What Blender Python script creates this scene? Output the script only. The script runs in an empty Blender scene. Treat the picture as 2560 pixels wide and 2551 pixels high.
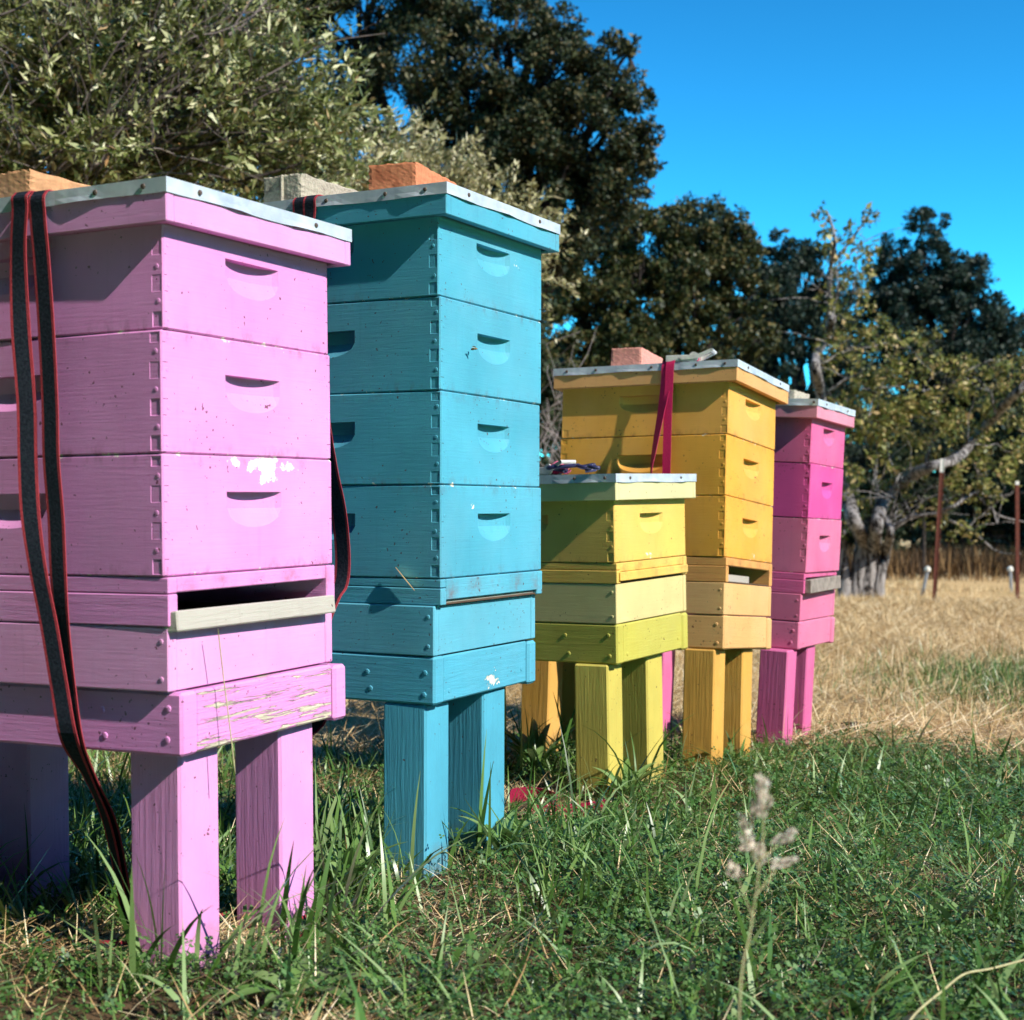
import bpy, math, random
import numpy as np
from mathutils import Vector, Matrix
from mathutils.geometry import tessellate_polygon

random.seed(7)
RNG = np.random.default_rng(11)
SC = bpy.context.scene
COL = SC.collection
R = math.radians

# ------------------------------------------------------------------ camera
EYE = 0.64
cam_d = bpy.data.cameras.new('camera')
cam_d.lens = 80
cam_d.sensor_width = 56
cam_d.sensor_fit = 'HORIZONTAL'
cam_d.clip_start = 0.05
cam_d.clip_end = 2000
cam_d.dof.use_dof = True
cam_d.dof.focus_distance = 2.75
cam_d.dof.aperture_fstop = 11
cam = bpy.data.objects.new('camera', cam_d)
COL.objects.link(cam)
PITCH = -(1275.5 - 1245.6) / (80 / 56 * 2560)
cam.location = (0, 0, EYE)
cam.rotation_euler = (math.pi / 2 + PITCH, 0, 0)
SC.camera = cam

# ------------------------------------------------------------------ sky and sun
SUN = Vector((0.829, -0.577, 0.79)).normalized()
world = bpy.data.worlds.new('World')
SC.world = world
world.use_nodes = True
wt = world.node_tree
wt.nodes.clear()
sky = wt.nodes.new('ShaderNodeTexSky')
sky.sky_type = 'NISHITA'
sky.sun_disc = False
sky.sun_elevation = math.asin(SUN.z)
sky.sun_rotation = math.atan2(SUN.x, SUN.y)
sky.air_density = 0.9
sky.dust_density = 0.0
sky.ozone_density = 3.0
# slide film of a clear dry day: the blue is deep
hs = wt.nodes.new('ShaderNodeMix')
hs.data_type = 'RGBA'
hs.blend_type = 'MULTIPLY'
hs.inputs[0].default_value = 1.0
hs.inputs[7].default_value = (0.15, 0.62, 0.47, 1)
# the horizon band is hidden by hills and trees all round: read the sky a little higher up
tcw = wt.nodes.new('ShaderNodeTexCoord')
lift = wt.nodes.new('ShaderNodeVectorMath')
lift.operation = 'ADD'
lift.inputs[1].default_value = (0, 0, 0.06)
nrmz = wt.nodes.new('ShaderNodeVectorMath')
nrmz.operation = 'NORMALIZE'
wt.links.new(tcw.outputs['Generated'], lift.inputs[0])
wt.links.new(lift.outputs[0], nrmz.inputs[0])
wt.links.new(nrmz.outputs[0], sky.inputs['Vector'])
gm = wt.nodes.new('ShaderNodeGamma')
gm.inputs[1].default_value = 2.0
bg = wt.nodes.new('ShaderNodeBackground')
bg.inputs['Strength'].default_value = 0.10
wo = wt.nodes.new('ShaderNodeOutputWorld')
wt.links.new(sky.outputs[0], gm.inputs[0])
wt.links.new(gm.outputs[0], hs.inputs[6])
wt.links.new(hs.outputs[2], bg.inputs[0])
wt.links.new(bg.outputs[0], wo.inputs[0])

sun_d = bpy.data.lights.new('sun', 'SUN')
sun_d.energy = 5.0
sun_d.angle = R(0.5)
sun_d.color = (1.0, 0.94, 0.83)
sun = bpy.data.objects.new('sun', sun_d)
sun.rotation_euler = (-SUN).to_track_quat('-Z', 'Y').to_euler()
sun.location = (6, -4, 6)
COL.objects.link(sun)

SC.view_settings.view_transform = 'Standard'
SC.view_settings.look = 'None'
SC.view_settings.exposure = 0.42
SC.view_settings.gamma = 1.0
SC.cycles.max_bounces = 6
SC.cycles.diffuse_bounces = 1
SC.cycles.transparent_max_bounces = 4


# ------------------------------------------------------------------ helpers: nodes
class NT:
    """a small wrapper that writes one procedural material"""
    def __init__(self, name):
        self.m = bpy.data.materials.new(name)
        self.m.use_nodes = True
        self.t = self.m.node_tree
        self.t.nodes.clear()
        self.out = self.t.nodes.new('ShaderNodeOutputMaterial')
        self.b = self.t.nodes.new('ShaderNodeBsdfPrincipled')
        self.t.links.new(self.b.outputs[0], self.out.inputs[0])
        self._tc = None

    def put(self, sock, v):
        if isinstance(v, bpy.types.NodeSocket):
            self.t.links.new(v, sock)
        elif v is not None:
            if isinstance(v, (tuple, list)) and len(v) == 3 and sock.type == 'RGBA':
                v = (*v, 1)
            sock.default_value = v

    def set(self, **kw):
        for k, v in kw.items():
            self.put(self.b.inputs[k.replace('_', ' ')], v)

    def obj(self):
        if not self._tc:
            self._tc = self.t.nodes.new('ShaderNodeTexCoord')
        return self._tc.outputs['Object']

    def map(self, vec, scale=(1, 1, 1), loc=(0, 0, 0), rot=(0, 0, 0)):
        n = self.t.nodes.new('ShaderNodeMapping')
        self.put(n.inputs[0], vec)
        n.inputs['Scale'].default_value = scale
        n.inputs['Location'].default_value = loc
        n.inputs['Rotation'].default_value = rot
        return n.outputs[0]

    def noise(self, vec, scale=5, detail=4, rough=0.55, dist=0.0):
        n = self.t.nodes.new('ShaderNodeTexNoise')
        self.put(n.inputs['Vector'], vec)
        n.inputs['Scale'].default_value = scale
        n.inputs['Detail'].default_value = detail
        n.inputs['Roughness'].default_value = rough
        n.inputs['Distortion'].default_value = dist
        return n.outputs[0]

    def voro(self, vec, scale=5):
        n = self.t.nodes.new('ShaderNodeTexVoronoi')
        self.put(n.inputs['Vector'], vec)
        n.inputs['Scale'].default_value = scale
        return n.outputs['Distance']

    def math(self, op, a, b=None, clamp=False):
        n = self.t.nodes.new('ShaderNodeMath')
        n.operation = op
        n.use_clamp = clamp
        self.put(n.inputs[0], a)
        if b is not None:
            self.put(n.inputs[1], b)
        return n.outputs[0]

    def ramp(self, v, lo, hi):
        n = self.t.nodes.new('ShaderNodeMapRange')
        n.clamp = True
        self.put(n.inputs['Value'], v)
        self.put(n.inputs['From Min'], lo)
        self.put(n.inputs['From Max'], hi)
        return n.outputs[0]

    def mix(self, f, a, b, mode='MIX'):
        n = self.t.nodes.new('ShaderNodeMix')
        n.data_type = 'RGBA'
        n.blend_type = mode
        self.put(n.inputs[0], f)
        self.put(n.inputs[6], a)
        self.put(n.inputs[7], b)
        return n.outputs[2]

    def grad(self, f, stops):
        n = self.t.nodes.new('ShaderNodeValToRGB')
        e = n.color_ramp.elements
        while len(e) < len(stops):
            e.new(0.5)
        for k, (p, c) in enumerate(stops):
            e[k].position = p
            e[k].color = (*c, 1)
        self.put(n.inputs[0], f)
        return n.outputs[0]

    def sep(self, vec):
        n = self.t.nodes.new('ShaderNodeSeparateXYZ')
        self.put(n.inputs[0], vec)
        return n.outputs

    def dist(self, vec, p):
        n = self.t.nodes.new('ShaderNodeVectorMath')
        n.operation = 'DISTANCE'
        self.put(n.inputs[0], vec)
        n.inputs[1].default_value = p
        return n.outputs['Value']

    def island(self):
        n = self.t.nodes.new('ShaderNodeNewGeometry')
        return n.outputs['Random Per Island']

    def bump(self, h, strength=0.3, d=0.001, prev=None):
        n = self.t.nodes.new('ShaderNodeBump')
        n.inputs['Strength'].default_value = strength
        n.inputs['Distance'].default_value = d
        self.put(n.inputs['Height'], h)
        if prev is not None:
            self.put(n.inputs['Normal'], prev)
        return n.outputs[0]


def paint(name, col, seed=0.0, grain=(6, 6, 120), joint=None, spots=(), peel=None, mud=False, stains=(), streak=0.07, speck=0.5, bump=0.2,
          under=(0.82, 0.78, 0.66), rough=0.6):
    """brushed exterior paint over wood: grain, brush strokes, specks of propolis, chips down to the primer"""
    n = NT(name)
    v = n.map(n.obj(), loc=(seed * 3.1, seed * 1.7, 0))
    o = n.obj()
    big = n.noise(v, 7, 3)
    c = n.mix(n.ramp(big, 0.3, 0.7), tuple(x * 0.88 for x in col), tuple(min(1, x * 1.06) for x in col))
    fade = n.ramp(n.noise(v, 2.3, 5, .65), .45, .75)
    c = n.mix(n.math('MULTIPLY', fade, .16), c, tuple(.55 * x + .36 for x in col))
    gv = n.map(v, scale=grain)
    g = n.noise(gv, 2.2, 6, 0.62, 0.4)
    fine = n.noise(v, 420, 2)
    c = n.mix(n.math('MULTIPLY', n.ramp(g, 0.58, 0.74), streak), c, tuple(x * 0.62 for x in col))
    # grime: rusty specks and smears, thicker in some places
    dens = n.ramp(n.noise(v, 9, 2), 0.35, 0.75)
    sp = n.noise(v, 130, 2, 0.5)
    thr = n.math('SUBTRACT', 0.80 - 0.05 * speck, n.math('MULTIPLY', dens, 0.11))
    spm = n.ramp(sp, thr, n.math('ADD', thr, 0.02))
    c = n.mix(n.math('MULTIPLY', spm, 0.85), c, (0.09, 0.035, 0.03))
    h = n.math('ADD', n.math('MULTIPLY', g, 1.0), n.math('MULTIPLY', fine, 0.18))
    # faint vertical runs of dirt
    dr = n.ramp(n.noise(n.map(v, scale=(55, 55, 4)), 1.6, 3), .60, .78)
    c = n.mix(n.math('MULTIPLY', dr, .16), c, tuple(x * .5 for x in col))
    if mud:
        mz = n.math('ADD', n.sep(o)[2], n.math('MULTIPLY', n.math('SUBTRACT', n.noise(v, 14, 5, .7), .5), .22))
        c = n.mix(n.math('MULTIPLY', n.ramp(mz, 0.0, -.13), .75), c, (.16, .10, .055))
    if joint:
        base, step = joint
        zj = n.math('PINGPONG', n.math('SUBTRACT', n.sep(o)[2], base), step / 2)
        gj = n.math('MULTIPLY', n.ramp(zj, .022, .0), n.ramp(n.noise(n.map(v, scale=(1, 1, .6)), 38, 6, .7), .50, .68))
        c = n.mix(n.math('MULTIPLY', gj, .5), c, (.13, .05, .04))
    for p, r, a in stains:
        st = n.math('MULTIPLY', n.ramp(n.dist(o, p), r, r * .1), n.ramp(n.noise(v, 34, 6, .75), .40, .70))
        c = n.mix(n.math('MULTIPLY', st, a), c, (.20, .07, .045))
    # chips
    field = None
    if joint:
        base, step = joint
        z = n.sep(o)[2]
        zz = n.math('SUBTRACT', n.math('PINGPONG', n.math('SUBTRACT', z, base), step / 2), 0.0)
        f = n.math('MULTIPLY', n.ramp(zz, 0.010, 0.0), 0.235)
        field = f
    for p, r, a in spots:
        f = n.math('MULTIPLY', n.ramp(n.dist(n.map(o, scale=(.6, 1, 1.2)), (p[0] * .6, p[1], p[2] * 1.2)), r, r * 0.15), a)
        field = f if field is None else n.math('MAXIMUM', field, f)
    pn = n.noise(n.map(v, scale=(1, 1, 1.3)), 44, 8, 0.68)
    if peel:
        pg = n.noise(n.map(v, scale=peel[0]), 3.0, 6, 0.65, 0.6)
        f = n.ramp(pg, peel[1], peel[1] + 0.03)
        chip = f
    elif field is not None:
        t2 = n.math('SUBTRACT', 0.80, field)
        chip = n.ramp(pn, t2, n.math('ADD', t2, 0.012))
    else:
        chip = n.ramp(pn, 0.80, 0.82)
    wood = n.mix(n.ramp(g, 0.4, 0.65), under, tuple(x * 0.55 for x in under))
    c = n.mix(chip, c, wood if peel else under)
    h = n.math('SUBTRACT', h, n.math('MULTIPLY', chip, 0.8))
    n.set(Base_Color=c, Roughness=n.ramp(big, -0.6, 2.0) if False else rough, Normal=n.bump(h, bump, 0.0022))
    n.b.inputs['Specular IOR Level'].default_value = 0.18
    return n.m


def simple(name, col, rough=0.7, var=0.15, scale=30, bump=0.2, metal=0.0, spec=0.4, dark=None, bd=0.001):
    n = NT(name)
    v = n.obj()
    a = n.noise(v, scale, 5, 0.6)
    c = n.mix(n.ramp(a, 0.3, 0.7), tuple(x * (1 - var) for x in col), tuple(min(1, x * (1 + var)) for x in col))
    if dark:
        c = n.mix(n.ramp(n.noise(v, scale * 0.3, 4), 0.55, 0.68), c, dark)
    n.set(Base_Color=c, Roughness=rough, Metallic=metal, Normal=n.bump(a, bump, bd))
    n.b.inputs['Specular IOR Level'].default_value = spec
    return n.m


def leafmat(name, stops, rough=0.45, trans=0.25, spec=0.4):
    """foliage: a colour per leaf, some light let through"""
    n = NT(name)
    c = n.grad(n.island(), stops)
    n.set(Base_Color=c, Roughness=rough)
    n.b.inputs['Specular IOR Level'].default_value = spec
    tr = n.t.nodes.new('ShaderNodeBsdfTranslucent')
    n.t.links.new(c, tr.inputs[0])
    mx = n.t.nodes.new('ShaderNodeMixShader')
    mx.inputs[0].default_value = trans
    n.t.links.new(n.b.outputs[0], mx.inputs[1])
    n.t.links.new(tr.outputs[0], mx.inputs[2])
    n.t.links.new(mx.outputs[0], n.out.inputs[0])
    return n.m


# ------------------------------------------------------------------ helpers: meshes
class MB:
    def __init__(self, xf=None):
        self.v, self.f, self.mi, self.xf = [], [], [], xf

    def add(self, verts, faces, mi=0):
        o = len(self.v)
        for p in verts:
            p = Vector(p)
            self.v.append(tuple(self.xf @ p) if self.xf else tuple(p))
        for f in faces:
            self.f.append([o + i for i in f])
            self.mi.append(mi)

    def box(self, mn, mx, c=0.0015, mi=0, holes=None, skip=()):
        """a chamfered box; holes maps 'front' (y min) or 'left' (x min) to hand hold cut-outs"""
        x0, y0, z0 = mn
        x1, y1, z1 = mx
        c = min(c, (x1 - x0) / 3, (y1 - y0) / 3, (z1 - z0) / 3)
        P = {}
        vs = []

        def pt(ix, iy, iz, ax):
            key = (ix, iy, iz, ax)
            if key not in P:
                p = [(x0, x1)[ix], (y0, y1)[iy], (z0, z1)[iz]]
                s = (1, -1)
                for a, i in enumerate((ix, iy, iz)):
                    if a != ax:
                        p[a] += c * s[i]
                P[key] = len(vs)
                vs.append(p)
            return P[key]
        fs = []
        quad = ((0, 0), (1, 0), (1, 1), (0, 1))
        holes = holes or {}
        for ax in range(3):
            for side in (0, 1):
                nm = {(1, 0): 'front', (0, 0): 'left'}.get((ax, side))
                idx = []
                for a, b in quad:
                    k = [0, 0, 0]
                    k[ax] = side
                    o = [q for q in range(3) if q != ax]
                    k[o[0]], k[o[1]] = a, b
                    idx.append(pt(*k, ax))
                if (nm in holes and holes[nm]) or nm in skip:
                    continue
                fs.append(idx)
        for ax in range(3):           # edges running along ax
            o = [q for q in range(3) if q != ax]
            for a in (0, 1):
                for b in (0, 1):
                    k0, k1 = [0, 0, 0], [0, 0, 0]
                    k0[ax], k1[ax] = 0, 1
                    for k in (k0, k1):
                        k[o[0]], k[o[1]] = a, b
                    fs.append([pt(*k0, o[0]), pt(*k1, o[0]), pt(*k1, o[1]), pt(*k0, o[1])])
        for a in (0, 1):
            for b in (0, 1):
                for d in (0, 1):
                    fs.append([pt(a, b, d, 0), pt(a, b, d, 1), pt(a, b, d, 2)])
        self.add(vs, fs, mi)
        for nm, hs_ in holes.items():
            if nm == 'front':
                fn = lambda u, d, z: (u, y0 + d, z)
                outer = [(x0 + c, z0 + c), (x1 - c, z0 + c), (x1 - c, z1 - c), (x0 + c, z1 - c)]
            else:
                fn = lambda u, d, z: (x0 + d, u, z)
                outer = [(y0 + c, z0 + c), (y1 - c, z0 + c), (y1 - c, z1 - c), (y0 + c, z1 - c)]
            loops = [outer]
            for hh in hs_:
                if hh[0] == 'rect':
                    _, u0, u1, za, zb, D = hh
                    ring = [(u0, za), (u1, za), (u1, zb), (u0, zb)]
                    e = .0006
                    self.add([fn(u, 0, z) for u, z in ring] + [fn(u, D, z) for u, z in ((u0 + e, za + e), (u1 - e, za + e), (u1 - e, zb - e), (u0 + e, zb - e))],
                             [[0, 1, 5, 4], [1, 2, 6, 5], [2, 3, 7, 6], [3, 0, 4, 7], [4, 5, 6, 7]], mi)
                    loops.append(ring)
                    continue
                uc, zt, w, h, D = hh
                loops.append(self.hold(fn, uc, zt, w, h, D, mi))
            flat = [p for l in loops for p in l]
            tris = tessellate_polygon([[Vector((p[0], p[1], 0)) for p in l] for l in loops])
            self.add([fn(p[0], 0, p[1]) for p in flat], [list(t) for t in tris], mi)

    def hold(self, fn, uc, zt, w, h, D, mi):
        """the scooped hand hold of a hive box: a straight upper lip, a rounded sloping floor; returns its outline"""
        N = 18
        rows = [[], [], [], []]
        ts = [-1 + 2 * i / N for i in range(N + 1)]
        zm = zt - 0.46 * h
        for t in ts:
            u = uc + t * w / 2
            k = max(0.0, 1 - t * t)
            d = D * k ** 0.55
            zb = zm - 0.54 * h * k ** 0.5
            rows[0].append((u, 0, zt))
            rows[1].append((u, d, zt - 0.0005))
            rows[2].append((u, d * 0.93, zm))
            rows[3].append((u, 0, zb))
        vs = [fn(*p) for r in rows for p in r]
        n = N + 1
        fs = []
        for r in range(3):
            for i in range(N):
                fs.append([r * n + i, r * n + i + 1, (r + 1) * n + i + 1, (r + 1) * n + i])
        self.add(vs, fs, mi)
        out = [(uc - w / 2, zt)] + [(p[0], p[2]) for p in rows[3]] + [(uc + w / 2, zt)]
        out = [out[0]] + [(p[0], p[2]) for p in rows[3]] + [(p[0], p[2]) for p in reversed(rows[0])][:-1]
        return out

    def dome(self, c, r, axis, h=0.4, mi=0, seg=8):
        """a nail or screw head standing proud of a face; axis is the outward normal"""
        n = Vector(axis).normalized()
        a = n.orthogonal().normalized()
        b = n.cross(a)
        c = Vector(c)
        vs, fs = [], []
        for rr, hh in ((1.0, 0.0), (0.8, h * 0.8), (0.3, h)):
            for k in range(seg):
                t = 2 * math.pi * k / seg
                vs.append(c + (a * math.cos(t) + b * math.sin(t)) * r * rr + n * r * hh)
        for q in range(2):
            for k in range(seg):
                fs.append([q * seg + k, q * seg + (k + 1) % seg, (q + 1) * seg + (k + 1) % seg, (q + 1) * seg + k])
        fs.append(list(range(2 * seg, 3 * seg)))
        self.add(vs, fs, mi)

    def tube(self, pts, radii, seg=7, mi=0, cap=True, rough=0.0):
        pts = [Vector(p) for p in pts]
        n = len(pts)
        if not isinstance(radii, (list, tuple)):
            radii = [radii] * n
        vs, fs = [], []
        up = None
        for i, p in enumerate(pts):
            d = (pts[min(i + 1, n - 1)] - pts[max(i - 1, 0)]).normalized()
            if up is None:
                up = d.orthogonal().normalized()
            up = (up - d * up.dot(d)).normalized()
            s = d.cross(up)
            for k in range(seg):
                t = 2 * math.pi * k / seg
                r = radii[i] * (1 + rough * random.uniform(-1, 1))
                vs.append(p + (up * math.cos(t) + s * math.sin(t)) * r)
        for i in range(n - 1):
            for k in range(seg):
                fs.append([i * seg + k, i * seg + (k + 1) % seg, (i + 1) * seg + (k + 1) % seg, (i + 1) * seg + k])
        if cap:
            fs.append(list(range(seg)))
            fs.append([(n - 1) * seg + k for k in range(seg)])
        self.add(vs, fs, mi)

    def ribbon(self, pts, wd, w, cols=((-0.5, 1), (-0.36, 0), (0.36, 1), (0.5, None)), t=0.0014):
        """a woven strap: pts along it, wd the width directions, cols the (offset, material) stripes"""
        pts = [Vector(p) for p in pts]
        wd = [Vector(d).normalized() for d in wd]
        n = len(pts)
        m = len(cols)
        vs, fs, mis = [], [], []
        for side in (0, 1):
            for i, p in enumerate(pts):
                d = (pts[min(i + 1, n - 1)] - pts[max(i - 1, 0)]).normalized()
                nn = d.cross(wd[i]).normalized() * (t * (0.5 - side))
                for o, _ in cols:
                    vs.append(p + wd[i] * (o * w) + nn)
        S = n * m
        for side in (0, 1):
            for i in range(n - 1):
                for k in range(m - 1):
                    a = side * S + i * m + k
                    fs.append([a, a + 1, a + m + 1, a + m])
                    mis.append(cols[k][1])
        for i in range(n - 1):
            for k in (0, m - 1):
                a = i * m + k
                fs.append([a, a + m, a + m + S, a + S])
                mis.append(cols[0][1] if k == 0 else cols[-2][1])
        o = len(self.v)
        self.add(vs, fs)
        self.mi[-len(fs):] = mis

    def build(self, name, mats, parent=None, smooth=False):
        me = bpy.data.meshes.new(name)
        me.from_pydata(self.v, [], self.f)
        for m in (mats if isinstance(mats, (list, tuple)) else [mats]):
            me.materials.append(m)
        me.polygons.foreach_set('material_index', self.mi)
        if smooth:
            me.polygons.foreach_set('use_smooth', [True] * len(self.f))
        me.update()
        o = bpy.data.objects.new(name, me)
        COL.objects.link(o)
        if parent:
            o.parent = parent
        return o


def np_mesh(name, verts, quads, mat, parent=None, smooth=False):
    me = bpy.data.meshes.new(name)
    verts = np.asarray(verts, np.float32)
    quads = np.asarray(quads, np.int32)
    k = quads.shape[1]
    me.vertices.add(len(verts))
    me.vertices.foreach_set('co', verts.ravel())
    me.loops.add(quads.size)
    me.loops.foreach_set('vertex_index', quads.ravel())
    me.polygons.add(len(quads))
    me.polygons.foreach_set('loop_start', np.arange(0, quads.size, k, dtype=np.int32))
    if smooth:
        me.polygons.foreach_set('use_smooth', np.ones(len(quads), bool))
    me.update(calc_edges=True)
    me.validate()
    me.materials.append(mat)
    o = bpy.data.objects.new(name, me)
    COL.objects.link(o)
    if parent:
        o.parent = parent
    return o


def tag(o, label=None, cat=None, group=None, kind=None):
    for k, v in (('label', label), ('category', cat), ('group', group), ('kind', kind)):
        if v:
            o[k] = v
    return o


def thing(name, label, cat, mat=None, loc=(0, 0, 0), group=None):
    o = bpy.data.objects.new(name, None)
    o.empty_display_size = 0.1
    COL.objects.link(o)
    if mat is not None:
        o.matrix_world = mat
    else:
        o.location = loc
    return tag(o, label, cat, group)


def at(px, py, Y):
    """world point at distance Y on the line of sight through a point of the 1932 px wide survey picture"""
    f = 80 / 56 * 1932
    a, b = (px - 966) / f, -(py - 962.6) / f
    c, s = math.cos(PITCH), math.sin(PITCH)
    dy, dz = c - b * s, s + b * c
    return Vector((a / dy * Y, Y, EYE + dz / dy * Y))


# ------------------------------------------------------------------ the ground
GD = [-20, 1.9, 2.6, 3.5, 4.5, 7, 15, 22, 40, 120, 600]
GZ = [0.01, -0.005, -0.045, -0.095, -0.13, -0.20, -0.36, -0.48, -0.95, -2.5, -9]


def ground_z(x, y):
    x = np.asarray(x, float)
    y = np.asarray(y, float)
    z = np.interp(y, GD, GZ)
    z = z + 0.010 * np.sin(x * 3.1 + 1.3 * np.sin(y * 2.3)) + 0.008 * np.sin(y * 5.3 + x * 1.7)
    return z


def lawn_edge(x):
    """distance at which the green gives way to cut straw"""
    x = np.asarray(x, float)
    return 4.25 + 0.18 * np.sin(x * 2.7 + 0.5) + 0.12 * np.sin(x * 7.1) + 0.12 * np.clip(x - 0.8, 0, 2) - 0.5 * np.clip(-x - 0.1, 0, 1)


n = NT('field_soil_and_straw')
v = n.obj()
sx = n.noise(n.map(v, scale=(5, 22, 5), rot=(0, 0, 0.5)), 6, 6, 0.65, 0.8)
sy = n.noise(n.map(v, scale=(26, 6, 5), rot=(0, 0, -0.4)), 5, 6, 0.65, 0.8)
a = n.math('MAXIMUM', sx, sy)
straw = n.grad(n.ramp(a, 0.38, 0.78), [(0, (0.16, 0.085, 0.03)), (0.25, (0.50, 0.31, 0.13)), (0.6, (0.72, 0.52, 0.26)), (1, (0.88, 0.73, 0.47))])
pat = n.noise(v, 0.9, 4, 0.6)
straw = n.mix(n.math('MULTIPLY', n.ramp(pat, 0.5, 0.68), 0.6), straw, (0.20, 0.125, 0.06))
soil = n.mix(n.ramp(n.noise(v, 30, 5), 0.35, 0.65), (0.05, 0.035, 0.02), (0.16, 0.10, 0.055))
yy = n.sep(v)[1]
wob = n.math('MULTIPLY', n.math('SUBTRACT', n.noise(v, 2.2, 4), 0.5), 1.6)
f = n.ramp(n.math('ADD', yy, wob), 4.0, 4.6)
green = n.mix(n.ramp(n.noise(v, 1.1, 3), 0.5, 0.62), straw, (0.10, 0.13, 0.045))
far = n.ramp(yy, 10.0, 16.0)
straw2 = n.mix(far, straw, n.mix(0.35, straw, green))
n.set(Base_Color=n.mix(f, soil, straw2), Roughness=0.9, Normal=n.bump(a, 0.5, 0.02))
n.b.inputs['Specular IOR Level'].default_value = 0.1
MAT_FIELD = n.m

ys = np.concatenate([np.linspace(-4, 0.8, 10), np.arange(1.0, 8.0, 0.06), np.linspace(8, 30, 60), np.geomspace(31, 600, 22)])
xs = np.concatenate([-np.geomspace(600, 4.2, 24), np.arange(-4, 4.01, 0.08), np.geomspace(4.2, 600, 24)])
gx, gy = np.meshgrid(xs, ys)
gz = ground_z(gx, gy) + RNG.normal(0, 0.004, gx.shape) * (gy < 8)
nx, ny = len(xs), len(ys)
ii = np.arange(nx * ny).reshape(ny, nx)
q = np.stack([ii[:-1, :-1], ii[:-1, 1:], ii[1:, 1:], ii[1:, :-1]], -1).reshape(-1, 4)
tag(np_mesh('ground', np.stack([gx, gy, gz], -1).reshape(-1, 3), q, MAT_FIELD, smooth=True), kind='structure')

# ------------------------------------------------------------------ hive materials
M_GREYWOOD = paint('weathered_grey_wood', (0.46, 0.42, 0.37), 4, grain=(5, 60, 90), bump=0.6, speck=0.6, streak=.6)
n = NT('galvanised_sheet')  # blue of the reflected sky is put into the base colour
v = n.obj()
a = n.noise(v, 22, 5, 0.6)
b2 = n.voro(v, 60)
n.set(Base_Color=n.mix(n.ramp(a, 0.35, 0.7), (0.68, 0.73, 0.80), (0.48, 0.55, 0.65)), Metallic=0.3,
      Roughness=n.math('ADD', 0.38, n.math('MULTIPLY', b2, 0.25)), Normal=n.bump(n.noise(v, 14, 3), 0.25, 0.004))
M_METAL = n.m
M_NAIL = simple('rusty_nail_head', (0.10, 0.07, 0.06), 0.6, 0.3, 200)
M_DARKCUT = simple('dark_joint_line', (0.05, 0.035, 0.035), 0.9)
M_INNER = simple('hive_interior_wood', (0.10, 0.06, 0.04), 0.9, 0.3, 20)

W, L, M = 0.413, 0.505, 0.168


def pose(T, al, a, b):
    return (Matrix.Translation((T[0], T[1], T[2] + EYE)) @ Matrix.Rotation(al, 4, 'Z')
            @ Matrix.Rotation(a, 4, 'X') @ Matrix.Rotation(b, 4, 'Y'))


def jit(x0, y0, yaw):
    return Matrix.Translation((x0, y0, 0)) @ Matrix.Rotation(yaw, 4, 'Z')


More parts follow.
